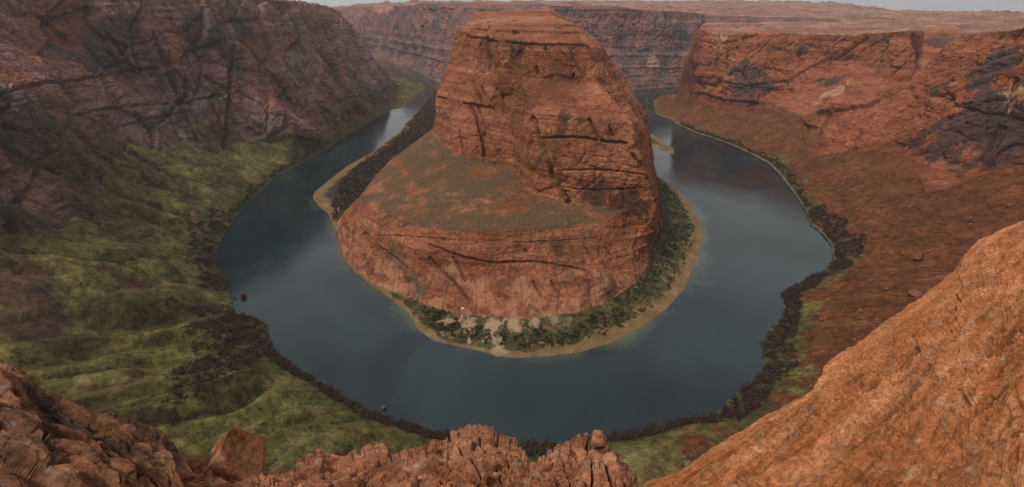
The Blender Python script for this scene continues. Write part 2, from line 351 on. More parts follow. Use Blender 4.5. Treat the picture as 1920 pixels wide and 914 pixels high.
# smooth normals of the bare form, for pushing the rock in and out
def normals(X, Y, Z):
    pu = np.stack([np.gradient(A, axis=0) for A in (X, Y, Z)], -1); pv = np.stack([np.gradient(A, axis=1) for A in (X, Y, Z)], -1)
    n = np.cross(pv, pu); n /= np.linalg.norm(n, axis=-1)[..., None]+1e-9
    return n
N = normals(X, Y, Z); N = np.stack([blur(N[..., k], 3) for k in range(3)], -1); N /= np.linalg.norm(N, axis=-1)[..., None]+1e-9
N *= np.sign(N[..., 2:3]+1e-9)
steep = np.clip(1.35*(1-N[..., 2]**2), 0, 1)
left = (RGN == 1) & (X < 0)
tilt = np.where(left, 0.10*Y, 0.02*X)
zz = Z + 7*noise(X/170, Y/170) + 2*noise(X/40, Y/40) + tilt*0.3
big = noise(X/110, Y/110, Z/150)*7 + noise(X/48, Y/48, Z/70)*4
# exfoliation plates: stepped noise, with sharp edges
pl = noise((X+0.5*Z)/52, Y/52, (Z-0.45*X)/80)*3.4; pl = np.floor(pl)+sstep(0.75, 1.0, pl-np.floor(pl))
pl2 = noise(X/13, (Y+0.3*Z)/13, Z/20)*3; pl2 = np.floor(pl2)+sstep(0.7, 1.0, pl2-np.floor(pl2))
cr = np.abs(noise((X+0.25*Z)/30+7, (Y-0.1*Z)/30, Z/170)); crack = -sstep(0.075, 0.0, cr)*4.5
cr2 = np.abs(noise((X-0.35*Z)/15+3, Y/15, Z/60+7)); crack2 = -sstep(0.07, 0.0, cr2)*1.7
ru = fbm(X/8, Y/8, Z/6, o=3)*0.8
EB = np.full(X.shape, 0.5, np.float32); RB_ = EB.copy(); ES = EB.copy(); RS_ = EB.copy()
mk = (RK > 0.25) & (RGN != 2)
wx_, wy_, wz_ = X[mk], Y[mk], Z[mk]; shx = np.where(wx_ < -150, -0.55, 0.25)*wz_
jx, jy, jz = 7*noise(wx_/30, wy_/30, wz_/30), 7*noise(wx_/30+9, wy_/30, wz_/30), 7*noise(wx_/30, wy_/30+9, wz_/30)
EB[mk], RB_[mk] = worley((wx_+jx)/46, (wy_+shx+jy)/46, (wz_+jz)/58, 1)
ES[mk], RS_[mk] = worley((wx_+jx)/15, (wy_-shx*0.7+jy)/15, (wz_+jz)/13, 5)
isb = RGN == 3
# great slabs and buttresses of the outer walls
EL = np.full(X.shape, 0.5, np.float32); RL_ = EL.copy()
mo = mk & (RGN == 1); ox, oy, oz = X[mo], Y[mo], Z[mo]; sg_ = np.where(ox < 0, -0.75, 0.35)*oz
qx, qy = 22*noise(ox/70, oy/70, oz/70), 22*noise(ox/70+9, oy/70, oz/70)
EL[mo], RL_[mo] = worley((ox+qx)/120, (oy+sg_+qy)/95, (oz+qx)/120, 9)
but = np.where(RGN == 1, 14*noise(X/150, (Y+0.3*Z)/120, Z/400) + (RL_-0.5)*22 - sstep(0.07, 0, EL)*6, 0)
blk = (RB_-0.5)*np.where(isb, 4.5, 9.0) + (RS_-0.5)*np.where(isb, 1.3, 3.0) - sstep(0.10, 0.0, EB)*np.where(isb, 2.2, 3.2) - sstep(0.14, 0.0, ES)*np.where(isb, 0.6, 1.1)
fin_c = (Z+0.95*Y+0.25*X+12*noise(X/60, Y/60, Z/60))/34; fin_w = (RGN == 1)*sstep(430, 520, X)*sstep(1050, 950, Y)
fin = (np.abs(noise(fin_c, X/300, Y/400))*16-4 - sstep(0.06, 0, np.abs(noise(fin_c*1.7+5, X/200, Y/300)))*4)*fin_w
disp = blk*(1-0.55*fin_w)*np.where(left, 0.7, 1) + but + fin + big + 2.2*pl + 0.7*pl2 + crack*np.where(RGN == 3, 0.35, 1) + crack2*np.where(RGN == 3, 0.3, 0.8)
cliff_k = RK*(0.25+0.75*steep)
wallk = np.where(left, 1.15, np.where(RGN == 3, 0.62, np.where(RGN == 5, 1.3, 0.9)))
st_d = strata(zz)*2.8*(0.3+0.7*steep)*np.where(left, 0.45, np.where(isb, 0.30+0.9*sstep(238, 262, Z), 0.8))*RK*steep + strata(zz/3.0+9)*7*RK*steep*(((RGN == 1) & (X > 300) & (Y > 980)) | (RGN == 5))
amp = disp*cliff_k*wallk + ru*RK
lowfade = sstep(0, 12, Z)
amp *= lowfade
X = X + N[..., 0]*amp + N[..., 0]/(np.hypot(N[..., 0], N[..., 1])+0.15)*st_d*lowfade
Y = Y + N[..., 1]*amp + N[..., 1]/(np.hypot(N[..., 0], N[..., 1])+0.15)*st_d*lowfade
Z = Z + N[..., 2]*amp*0.8
print('displaced', round(time.time()-T0, 1))
# photo pixel of every vertex, used only to find where a spot of the photograph lies on the land
def project(X, Y, Z):
    dep = Y*CS + (H-Z)*SN; dn = (H-Z)*CS - Y*SN
    return 960+F*X/dep, 457+F*dn/dep, dep
PX, PY, DEP = project(X, Y, Z)
zb = np.full((460, 962), 1e9); zi = np.full((460, 962), -1)
m = (PX > -2) & (PX < 1922) & (PY > -2) & (PY < 918)
cx = (np.clip(PX[m]/2, 0, 961)).astype(int); cy = (np.clip(PY[m]/2, 0, 459)).astype(int); vi = np.nonzero(m.ravel())[0]; dd = DEP[m]
o = np.argsort(-dd); zi[cy[o], cx[o]] = vi[o]
def spot(px, py):
    a, b = int(py/2), int(px/2)
    w = zi[max(0, a-2):a+3, max(0, b-2):b+3].ravel(); w = w[w >= 0]
    c = zi[a, b] if zi[a, b] >= 0 else w[np.argmin(DEP.ravel()[w])]
    return np.array([X.ravel()[c], Y.ravel()[c], Z.ravel()[c]])


# ------------------------------------------------------------------ joints and bedding planes that the photograph shows, cut into the rock
def carve(line, width, depth, sharp=0.2, lift=0.0):
    global X, Y, Z
    pts = []
    for (a, b) in zip(line[:-1], line[1:]):
        n = max(1, int(math.hypot(b[0]-a[0], b[1]-a[1])/5))
        pts += [spot(a[0]+(b[0]-a[0])*i/n, a[1]+(b[1]-a[1])*i/n) for i in range(n)]
    pts.append(spot(*line[-1])); pts = np.array(pts)
    if len(pts) > 4:                                # a joint runs straight past the little ledges it crosses
        e_ = np.concatenate([pts[:1]]*2+[pts]+[pts[-1:]]*2); pts = sum(e_[k_:k_+len(pts)] for k_ in range(5))/5; w = width*3
    lo, hi = pts.min(0)-w, pts.max(0)+w
    m = (X > lo[0]) & (X < hi[0]) & (Y > lo[1]) & (Y < hi[1]) & (Z > lo[2]) & (Z < hi[2])
    if not m.any(): return
    x, y, z = X[m], Y[m], Z[m]; nx, ny, nz = N[..., 0][m], N[..., 1][m], N[..., 2][m]; j = width*0.3
    xj, yj, zj = x+j*noise(x/9, y/9, z/9), y+j*noise(x/9+9, y/9, z/9), z+j*noise(x/9, y/9+9, z/9)
    best = np.full(x.shape, 1e9, np.float32)
    for p, q in zip(pts[:-1], pts[1:]):
        e = q-p; l2 = (e**2).sum()+1e-6
        if l2 > 90**2: continue
        t = np.clip(((xj-p[0])*e[0]+(yj-p[1])*e[1]+(zj-p[2])*e[2])/l2, 0, 1)
        vx, vy, vz = xj-p[0]-t*e[0], yj-p[1]-t*e[1], zj-p[2]-t*e[2]; dn = np.clip(vx*nx+vy*ny+vz*nz, -9, 9)
        best = np.minimum(best, (vx-dn*nx)**2+(vy-dn*ny)**2+(vz-dn*nz)**2)
    width = min(width, 2.0+width*0.42); k = 1.8*depth*sstep(width, width*0.25, np.sqrt(best))
    X[m] -= N[..., 0][m]*k; Y[m] -= N[..., 1][m]*k; Z[m] -= N[..., 2][m]*k*0.8
CUTS = [([(995,216),(1005,241),(1015,274),(1028,302),(1035,332),(1051,357),(1066,378)], 5.5, 9), ([(877,194),(895,226),(907,272),(907,294)], 3.5, 5), ([(892,194),(912,236),(918,262)], 2.5, 3),
    ([(1103,221),(1118,252),(1122,262)], 2.5, 4), ([(1140,232),(1150,258)], 2, 3), ([(1013,259),(1060,257),(1093,259),(1139,266),(1176,269)], 2.5, 3.5), ([(1050,320),(1120,318),(1214,328)], 1.6, 2), ([(1040,352),(1120,357),(1225,352)], 1.4, 1.6),
    ([(1184,287),(1204,312),(1219,347)], 2.5, 4), ([(819,181),(850,190),(877,194),(930,204)], 2.5, 3), ([(910,86),(921,122),(941,146)], 4, 7), ([(935,78),(936,112),(937,141)], 3.5, 6), ([(1001,86),(1007,141)], 3, 4), ([(1022,86),(1024,141)], 3, 4),
    ([(1077,109),(1074,146)], 2.5, 3.5), ([(858,66),(900,72),(940,79),(1000,82),(1098,84)], 2.5, 3.5), ([(880,52),(940,60),(1000,58),(1090,62)], 2.5, 3.5), ([(890,40),(960,46),(1080,46)], 2.5, 3), ([(900,28),(960,34),(1040,36)], 2.5, 2.5),
    ([(860,240),(868,290)], 2.2, 2.6), ([(840,200),(846,270)], 2.0, 2), ([(885,150),(905,195)], 2.5, 3), ([(930,165),(945,200)], 2.5, 3), ([(900,160),(925,205)], 2.5, 2.5),
    ([(678,434),(706,462),(751,496),(768,529)], 3.5, 3.5), ([(802,479),(852,529),(886,569)], 2.0, 2.4), ([(847,479),(875,529)], 1.8, 2), ([(802,456),(860,480),(920,493),(1004,490),(1100,507)], 2.2, 2.2), ([(999,524),(1015,557)], 1.8, 2), ([(1032,524),(1049,552)], 1.8, 2),
    ([(1134,462),(1173,518)], 2, 2.4), ([(700,440),(800,446),(870,452)], 1.6, 1.0), ([(960,455),(1050,452),(1120,446)], 1.4, 0.9), ([(660,450),(700,510)], 1.6, 1.6), ([(1090,450),(1120,500)], 1.5, 1.6),
    ([(438,4),(443,60),(433,141),(430,201),(425,278)], 8, 11), ([(282,30),(302,100),(347,151),(352,180)], 6, 7), ([(302,96),(330,165),(347,211),(372,262)], 5, 6), ([(126,166),(126,211),(166,272),(211,302)], 6, 8), ([(0,176),(60,157),(151,147),(216,137),(300,128)], 5, 6),
    ([(332,193),(423,177)], 5, 6), ([(126,221),(201,201),(320,192)], 4, 4), ([(473,96),(533,166),(569,231)], 7, 9), ([(528,20),(553,111),(584,166)], 6, 7), ([(546,30),(604,101),(634,151)], 6, 6), ([(230,235),(340,210)], 4, 4), ([(200,60),(260,140)], 5, 6), ([(60,20),(130,80)], 5, 6),
    ([(385,140),(432,170)], 5, 5), ([(0,270),(60,300),(120,330)], 4, 5), ([(640,110),(690,165),(735,185)], 5, 5), ([(600,150),(660,215)], 5, 5),
    ([(1909,119),(1901,173),(1890,217)], 6, 7), ([(1861,68),(1844,119),(1828,144)], 5, 6), ([(1833,73),(1801,108),(1776,140)], 5, 6), ([(1779,195),(1828,206),(1882,217),(1919,222)], 3, 4), ([(1364,100),(1357,146),(1357,190)], 5, 7), ([(1473,114),(1590,117),(1698,127)], 4, 5),
    ([(1750,130),(1720,200),(1700,250)], 4, 5), ([(1560,200),(1530,262)], 4, 5), ([(1600,200),(1560,268)], 3, 4), ([(1790,150),(1760,215)], 4, 5), ([(1870,230),(1840,300)], 4, 5), ([(1640,210),(1600,270)], 3, 4)]
for c_ in CUTS: carve(*c_)

# ------------------------------------------------------------------ materials
def new_mat(name):
    m = bpy.data.materials.new(name); m.use_nodes = True; t = m.node_tree; t.nodes.clear()
    o = t.nodes.new('ShaderNodeOutputMaterial'); b = t.nodes.new('ShaderNodeBsdfPrincipled'); t.links.new(b.outputs[0], o.inputs[0])
    b.inputs['Roughness'].default_value = 0.9; b.inputs['Specular IOR Level'].default_value = 0.15
    return m, t, b
class NT:
    def __init__(s, t): s.t = t; s.g = t.nodes.new('ShaderNodeNewGeometry')
    def n(s, typ, **k):
        q = s.t.nodes.new(typ)
        for a, v in k.items(): setattr(q, a, v)
        return q
    def l(s, a, b): s.t.links.new(a, b)
    def pos(s, sc, off=(0, 0, 0), rot=(0, 0, 0)):
        m = s.n('ShaderNodeMapping'); m.inputs['Scale'].default_value = sc; m.inputs['Location'].default_value = off; m.inputs['Rotation'].default_value = rot
        s.l(s.g.outputs['Position'], m.inputs['Vector']); return m.outputs[0]
    def noise(s, sc, off=(0, 0, 0), detail=4, rough=0.55, dist=0.0, rot=(0, 0, 0)):
        q = s.n('ShaderNodeTexNoise'); q.inputs['Scale'].default_value = 1.0; q.inputs['Detail'].default_value = detail
        q.inputs['Roughness'].default_value = rough; q.inputs['Distortion'].default_value = dist
        s.l(s.pos(sc, off, rot), q.inputs['Vector']); return q.outputs[0]
    def ramp(s, v, *stops):
        r = s.n('ShaderNodeValToRGB'); e = r.color_ramp.elements
        while len(e) < len(stops): e.new(0.5)
        for q, (p, c) in zip(e, stops):
            q.position = p; q.color = (c, c, c, 1) if not isinstance(c, tuple) else c+(1,)
        s.l(v, r.inputs[0]); return r.outputs[0]
    def mix(s, f, a, b, mode='MIX'):
        q = s.n('ShaderNodeMix'); q.data_type = 'RGBA'; q.blend_type = mode
        for v, i in ((f, 0), (a, 6), (b, 7)):
            if isinstance(v, tuple): q.inputs[i].default_value = v+(1,)
            elif isinstance(v, (int, float)): q.inputs[i].default_value = v
            else: s.l(v, q.inputs[i])
        return q.outputs[2]
    def math(s, op, a, b=0.0):
        q = s.n('ShaderNodeMath'); q.operation = op; q.use_clamp = False
        for v, i in ((a, 0), (b, 1)):
            if isinstance(v, (int, float)): q.inputs[i].default_value = v
            else: s.l(v, q.inputs[i])
        return q.outputs[0]
    def attr(s, name):
        q = s.n('ShaderNodeAttribute'); q.attribute_name = name; return q.outputs['Fac']
    def bump(s, b, h, strength, dist):
        q = s.n('ShaderNodeBump'); q.inputs['Strength'].default_value = strength; q.inputs['Distance'].default_value = dist
        s.l(h, q.inputs['Height']); s.l(q.outputs[0], b.inputs['Normal'])
def rock_mat(name, c0, c1, c2, dark, dk, pale, pk, tint_soil=None):
    """c0..c2 sandstone tones in layers, dark desert varnish with amount dk, pale scars with amount pk"""
    m, t, b = new_mat(name); q = NT(t)
    lay = q.noise((0.006, 0.006, 0.11), detail=5, rough=0.6, dist=0.3)
    c = q.ramp(lay, (0.36, c0), (0.5, c1), (0.64, c2))
    blot = q.noise((0.021, 0.021, 0.021), (3, 7, 1), detail=6, rough=0.65, dist=0.6)
    c = q.mix(q.ramp(blot, (0.42, 0.0), (0.62, 0.55)), c, tuple(v*0.62 for v in c0))
    fine = q.noise((0.22, 0.22, 0.45), detail=6, rough=0.75)
    c = q.mix(1.0, c, q.ramp(fine, (0.34, 0.42), (0.5, 1.0), (0.66, 1.5)), 'MULTIPLY')
    lin = q.noise((0.02, 0.02, 0.55), (3, 3, 1), detail=5, rough=0.65, dist=0.4)
    c = q.mix(1.0, c, q.ramp(lin, (0.36, 0.80), (0.5, 1.0), (0.64, 1.12)), 'MULTIPLY')
    stk = q.noise((0.075, 0.075, 0.008), (11, 2, 0), detail=5, rough=0.6, dist=0.4)
    big = q.noise((0.011, 0.011, 0.014), (1, 19, 4), detail=4, rough=0.55, dist=0.5)
    v = q.math('ADD', q.math('MULTIPLY', stk, 0.5), q.math('MULTIPLY', big, 0.7))
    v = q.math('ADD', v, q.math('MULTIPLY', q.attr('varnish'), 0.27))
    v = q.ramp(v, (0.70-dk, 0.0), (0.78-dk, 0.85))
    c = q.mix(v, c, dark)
    p = q.math('ADD', q.math('MULTIPLY', q.noise((0.05, 0.05, 0.03), (5, 5, 9), detail=5, rough=0.65), 1.0), q.math('MULTIPLY', q.attr('pale'), 0.48))
    c = q.mix(q.ramp(p, (0.66-pk, 0.0), (0.80-pk, 0.7)), c, pale)
    so = q.math('MULTIPLY', q.attr('soil'), q.ramp(q.noise((0.06, 0.06, 0.06), (2, 2, 2), detail=5), (0.3, 0.45), (0.6, 1.0)))
    c = q.mix(so, c, tint_soil or (0.140, 0.046, 0.020))
    gr = q.math('MULTIPLY', q.attr('green'), q.ramp(q.noise((0.035, 0.035, 0.035), (8, 1, 2), detail=7, rough=0.72), (0.34, 0.0), (0.50, 1.0)))
    c = q.mix(gr, c, q.ramp(q.noise((0.5, 0.5, 0.5), (8, 8, 8), detail=6, rough=0.75), (0.35, (0.058,0.036,0.018)), (0.52, (0.120,0.075,0.040)), (0.68, (0.195,0.120,0.066))))
    t.links.new(c, b.inputs['Base Color'])
    h = q.math('ADD', q.noise((0.3, 0.3, 0.5), detail=6, rough=0.7), q.math('MULTIPLY', q.noise((0.05, 0.05, 0.5), (4, 4, 4), detail=4), 0.4))
    q.bump(b, h, 1.0, 2.4)
    return m
M = {}
M['butte'] = rock_mat('butte_sandstone', (0.235,0.074,0.034), (0.335,0.118,0.054), (0.41,0.165,0.084), (0.075,0.036,0.026), 0.03, (0.44,0.205,0.112), 0.0)
M['wall'] = rock_mat('varnished_sandstone', (0.205,0.094,0.072), (0.285,0.142,0.114), (0.345,0.190,0.158), (0.075,0.058,0.058), 0.05, (0.30,0.205,0.175), 0.03, (0.30, 0.115, 0.056))
M['redwall'] = rock_mat('red_sandstone', (0.225,0.064,0.028), (0.315,0.100,0.042), (0.38,0.138,0.064), (0.065,0.040,0.036), 0.01, (0.47,0.27,0.16), 0.0)
M['far'] = rock_mat('distant_sandstone', (0.20,0.082,0.058), (0.25,0.112,0.082), (0.29,0.14,0.105), (0.085,0.066,0.066), 0.11, (0.38,0.24,0.18), 0.02)
M['plateau'] = rock_mat('plateau_rock', (0.23,0.095,0.062), (0.31,0.150,0.105), (0.40,0.215,0.16), (0.13,0.075,0.055), 0.04, (0.46,0.29,0.22), 0.05)

def ground_mat(name, sc, soil3):
    m, t, b = new_mat(name); q = NT(t)
    soil = q.ramp(q.noise((0.03, 0.03, 0.03), detail=7, rough=0.65), *soil3)
    fine = q.noise((0.5, 0.5, 0.5), (5, 1, 1), detail=5, rough=0.7)
    soil = q.mix(1.0, soil, q.ramp(fine, (0.3, 0.65), (0.72, 1.35)), 'MULTIPLY')
    g = q.ramp(q.noise((0.022, 0.022, 0.022), (9, 3, 1), detail=6, rough=0.65), (0.36, (0.066,0.046,0.017)), (0.52, (0.138,0.106,0.034)), (0.68, (0.225,0.178,0.064)))
    lush = q.math('ADD', q.math('MULTIPLY', q.noise((0.035, 0.035, 0.035), (2, 9, 1), detail=5, rough=0.6), 1.0), q.math('MULTIPLY', q.attr('lush'), 0.3))
    g = q.mix(q.ramp(lush, (0.62, 0.0), (0.78, 0.75)), g, (0.050,0.058,0.017))
    g = q.mix(1.0, g, q.ramp(q.noise((0.9, 0.9, 0.9), detail=4, rough=0.7), (0.3, 0.6), (0.7, 1.3)), 'MULTIPLY')
    gm = q.math('ADD', q.attr('green'), q.math('MULTIPLY', q.math('SUBTRACT', q.noise((0.045, 0.045, 0.045), (1, 2, 3), detail=7, rough=0.7), 0.5), 1.7))
    c = q.mix(q.ramp(gm, (0.40, 0.0), (0.62, 1.0)), soil, g)
    c = q.mix(1.0, c, q.ramp(q.noise((0.14, 0.14, 0.14), (6, 2, 8), detail=6, rough=0.75), (0.36, 0.42), (0.5, 0.95), (0.64, 1.5)), 'MULTIPLY')
    # scattered tufts
    vo = q.n('ShaderNodeTexVoronoi'); vo.inputs['Scale'].default_value = 1.0; q.l(q.pos((0.21, 0.21, 0.05)), vo.inputs['Vector'])
    tf = q.math('MULTIPLY', q.ramp(vo.outputs['Distance'], (0.20, 1.0), (0.30, 0.0)), q.ramp(q.noise((0.03, 0.03, 0.03), (7, 7, 7), detail=3), (0.45, 0.0), (0.6, 0.8)))
    c = q.mix(tf, c, (0.030,0.030,0.013))
    sand = q.ramp(q.noise((0.1, 0.1, 0.1), (3, 3, 3), detail=5), (0.35, (0.20,0.125,0.065)), (0.65, (0.36,0.23,0.13)))
    c = q.mix(q.math('MULTIPLY', q.attr('sand'), 1.0), c, sand)
    t.links.new(c, b.inputs['Base Color'])
    h = q.math('ADD', q.noise((0.35, 0.35, 0.35), detail=7, rough=0.75), q.math('MULTIPLY', tf, 0.5))
    q.bump(b, h, 0.8, 1.4)
    return m
M['ground'] = ground_mat('red_talus_ground', 1, [(0.35, (0.085,0.027,0.011)), (0.55, (0.140,0.044,0.017)), (0.72, (0.215,0.076,0.032))])
M['grassland'] = ground_mat('grassy_slope_ground', 1, [(0.35, (0.060,0.032,0.017)), (0.55, (0.095,0.052,0.027)), (0.72, (0.150,0.080,0.042))])
def shore_mat():
    m, t, b = new_mat('river_shore'); q = NT(t)
    sand = q.ramp(q.noise((0.06, 0.06, 0.06), detail=6, rough=0.65), (0.35, (0.13,0.078,0.036)), (0.55, (0.19,0.118,0.058)), (0.7, (0.27,0.18,0.10)))
    g = q.ramp(q.noise((0.09, 0.09, 0.09), (4, 1, 3), detail=6, rough=0.7), (0.38, (0.030,0.026,0.011)), (0.6, (0.078,0.070,0.025)))
    gm = q.math('ADD', q.attr('green'), q.math('MULTIPLY', q.math('SUBTRACT', q.noise((0.07, 0.07, 0.07), (1, 2, 3), detail=6, rough=0.65), 0.5), 1.6))
    c = q.mix(q.ramp(gm, (0.42, 0.0), (0.6, 1.0)), sand, g)
    pale = q.ramp(q.noise((0.4, 0.4, 0.4), detail=4), (0.3, (0.27,0.17,0.105)), (0.7, (0.40,0.275,0.185)))
    c = q.mix(q.attr('soil'), c, q.ramp(q.noise((0.3, 0.3, 0.3), (1, 6, 3), detail=5), (0.35, (0.030,0.019,0.014)), (0.65, (0.062,0.041,0.029))))
    c = q.mix(q.attr('sand'), c, pale)
    t.links.new(c, b.inputs['Base Color']); q.bump(b, q.noise((0.5, 0.5, 0.5), detail=6, rough=0.7), 0.6, 0.8)
    return m
M['shore'] = shore_mat()

# ------------------------------------------------------------------ masks painted on the land itself (stains, soil, plants, some skylight on the butte's apron)
SP = np.stack([X, Y, Z], -1)
A_v = np.zeros(X.shape, np.float32); A_p = A_v.copy(); A_s = A_v.copy(); A_g = A_v.copy(); A_l = A_v.copy(); A_d = A_v.copy()
def blob(A, px, py, rad, k=1.0, zs=1.0):
    c = spot(px, py); q_ = 2.2*rad
    m = np.nonzero((np.abs(X-c[0]) < q_) & (np.abs(Y-c[1]) < q_)); w = np.sqrt((X[m]-c[0])**2+(Y[m]-c[1])**2+((Z[m]-c[2])/zs)**2)/rad
    w = w+0.55*fbm(X[m]/(rad*0.55), Y[m]/(rad*0.55), Z[m]/(rad*0.9), o=4)
    A[m] = np.maximum(A[m], k*(1-sstep(0.35, 1.15, w)))
for s_ in [(1850,205,50,1),(1880,285,60,1),(1780,240,42,1),(1700,260,22,1),(1395,145,55,1),(1390,190,45,.9),(1440,160,30,.8),(1500,95,25,.8),(1590,92,22,.8),(1560,150,30,.6),
           (1870,120,45,.8),(1760,160,25,.8),(1760,75,60,.9),(160,100,55,.9),(230,90,60,.6),(40,200,60,.9),(400,60,60,.6),(90,215,60,.9),(330,190,70,.5),(1180,370,35,.7),(1120,365,30,.6),
           (870,330,15,.6),(960,95,22,.5),(20,390,40,.8),(60,430,30,.6)]: blob(A_v, *s_)
for s_ in [(1350,75,22,1,2),(1432,82,26,1,2),(1560,175,45,.7),(640,90,40,.8),(560,110,40,.6),(690,150,60,.7),(520,230,40,.6),(380,190,30,.6),(1900,180,18,.9,2.5),(1225,115,40,.8),(757,280,10,.5)]: blob(A_p, *s_)
for s_ in [(985,175,50,1),(1050,165,40,.9),(940,170,30,.8),(1040,140,30,.6),(940,340,40,.6),(970,385,45,.8),(900,330,25,.5),(115,350,38,1),(150,270,20,.7)]: blob(A_s, *s_)
for s_ in [(100,40,70,1),(60,100,40,.9),(12,140,34,1),(305,62,40,.8),(230,20,50,.8),(480,40,34,.8),(515,190,34,1),(480,95,30,.8),(330,120,30,.5),(160,265,24,.8),(190,290,20,.8),(620,180,40,.5),(590,225,36,.6)]: blob(A_s, *s_)
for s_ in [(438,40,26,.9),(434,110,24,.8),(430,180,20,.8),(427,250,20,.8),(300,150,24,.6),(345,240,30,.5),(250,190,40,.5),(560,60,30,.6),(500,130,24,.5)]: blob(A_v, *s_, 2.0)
for s_ in [(375,190,22,1),(420,180,18,1),(545,140,30,.8),(600,110,26,.9),(660,120,30,.9),(450,250,24,.6),(250,240,30,.5),(320,260,30,.5)]: blob(A_p, *s_)
flat_b = (RGN == 3) & (N[..., 2] > 0.86)
A_p = np.where((RGN == 3) & (Y < 640), np.maximum(A_p, 0.55*sstep(44, 26, Z+9*noise(X/25, Y/25))*sstep(0.25, 0.6, 0.5+0.7*noise(X/22, Y/22, Z/8))), A_p)  # paler tan apron, the paleness partly standing in for skylight it catches
T_top = (RGN == 3) & (Z > 44) & (Z < 112) & (N[..., 2] > 0.72)
A_g[T_top] = (0.95*sstep(0.72, 0.88, N[..., 2]+0.12*noise(X/16, Y/16)))[T_top]
for s_ in [(955,385,30),(905,320,28),(985,365,25),(780,360,18),(700,350,25)]:
    B = np.zeros_like(A_g); blob(B, *s_); A_g *= (1-0.85*B)
b_low = (RGN == 3) & (Z < 62) & (Z > 4)
sb = np.abs(noise(X/13, Y/60)); A_g = np.where(b_low, np.maximum(A_g, 0.75*sstep(0.10, 0.02, sb)*sstep(70, 30, Z)), A_g)
for s_ in [(735,470,16),(750,495,14),(770,520,14),(785,545,12)]: blob(A_g, *s_, 0.9)
gl = np.where(X < 120, np.clip(0.84-0.0006*DO, 0, 1), 0.62*np.exp(-DO/55))
gl = np.where((X > 0) & (Y < 420), np.maximum(gl, 0.75*np.exp(-np.maximum(DO-15, 0)/45)), gl)
gl = gl - 0.42*GU*(X < 120)
A_g = np.where(RGN == 0, gl, A_g)
A_l = np.where(RGN == 0, np.exp(-DO/70), 0)
A_g = np.where((RGN == 1) & (N[..., 2] > 0.75) & (Z < 130) & (X < 0), 0.6, A_g)
for s_ in [(30,520,35,1),(50,560,25,1),(60,600,30,.9),(115,350,40,1)]:
    B = np.zeros_like(A_g); blob(B, *s_); A_g = np.where(RGN == 0, A_g*(1-0.75*B), A_g)
dlb = np.full(X.shape, 999, np.float32); wm_ = np.nonzero((RGN == 1) & (np.abs(X) < 1100)); dlb[wm_] = np.minimum(line_dist(LB, X[wm_], Y[wm_])[0], line_dist(RB, X[wm_], Y[wm_])[0])
foot = sstep(34, 4, dlb+16*noise(X/28, Y/28)+8*noise(X/9, Y/9))*(RGN == 1)
A_s = np.where(X >= 120, np.maximum(A_s, foot), A_s); A_g = np.where((RGN == 1) & (X < 120), np.maximum(A_g, foot*0.9), A_g)
# the shore of the peninsula: a bare beach, then scrub, then pale sand on the campground
bw_ = sstep(-60, 110, X)
sg = sstep(1+7*bw_, 6+13*bw_, DI + 5*noise(X/30, Y/30))*0.95
A_g = np.where(RGN == 4, np.where((X < -60) & (Y > 690), 0.12, 0.66*sg), A_g)
A_s = np.where((RGN == 4) & (X < -60) & (Y > 690), sstep(14, 26, DI+8*noise(X/20, Y/20)), A_s)
for s_ in [(880,608,10,.9),(925,611,12,1),(965,609,14,1),(1000,603,9,.9),(840,605,8,.8),(935,585,9,.6),(955,580,9,.6),(930,638,7,.7),(935,655,9,.8),(1040,598,8,.6)]: blob(A_d, *s_)
tm_ = np.nonzero((RGN == 4) & (Y < 640)); tx_, ty_ = X[tm_], Y[tm_]; tx_, ty_ = tx_+1.5*noise(tx_/5, ty_/5), ty_+1.5*noise(tx_/5+9, ty_/5)
for tr in [((866,582),(873,592),(877,604)), ((873,592),(862,606),(845,608)), ((877,604),(880,622),(880,642)), ((908,602),(925,598),(950,602)), ((920,625),(928,640),(936,655)), ((945,622),(938,638),(936,655)), ((820,606),(835,604),(850,606)), ((1000,604),(1040,596),(1085,588)), ((900,585),(906,600)), ((960,600),(930,618),(905,640))]:
    for (a_, b_), (c_, d_) in zip(tr[:-1], tr[1:]):
        ld_, _ = line_dist([P(a_, b_, 3), P(c_, d_, 3)], tx_, ty_); A_d[tm_] = np.maximum(A_d[tm_], sstep(1.5, 0.6, ld_))
A_d = np.where(RGN == 4, A_d*sstep(0.25, 0.6, 0.55+0.9*noise(X/7, Y/7)+0.5*A_d), A_d*0)
print('masks', round(time.time()-T0, 1))

# ------------------------------------------------------------------ objects
def tag(o, label, cat, kind=None, group=None):
    o['label'] = label; o['category'] = cat
    if kind: o['kind'] = kind
    if group: o['group'] = group
    return o
def mesh_obj(name, V, Fq, mat, attrs=None, smooth=False, parent=None):
    me = bpy.data.meshes.new(name); k = Fq.shape[1]
    me.vertices.add(len(V)); me.vertices.foreach_set('co', np.ascontiguousarray(V, np.float32).ravel())
    me.loops.add(Fq.size); me.loops.foreach_set('vertex_index', Fq.astype(np.int32).ravel())
    me.polygons.add(len(Fq)); me.polygons.foreach_set('loop_start', np.arange(0, Fq.size, k, dtype=np.int32)); me.polygons.foreach_set('loop_total', np.full(len(Fq), k, np.int32))
    me.polygons.foreach_set('use_smooth', np.full(len(Fq), smooth, bool))
    for an, av in (attrs or {}).items():
        a = me.attributes.new(an, 'FLOAT', 'POINT'); a.data.foreach_set('value', np.ascontiguousarray(av, np.float32).ravel())
    me.update(calc_edges=True); me.materials.append(mat)
    o = bpy.data.objects.new(name, me); COL.objects.link(o)
    if parent: o.parent = parent
    return o
SP = SP.reshape(-1, 3)
ids = np.arange(NA*NS).reshape(NA, NS)
quads = np.stack([ids[:-1, :-1], ids[1:, :-1], ids[1:, 1:], ids[:-1, 1:]], -1).reshape(-1, 4)
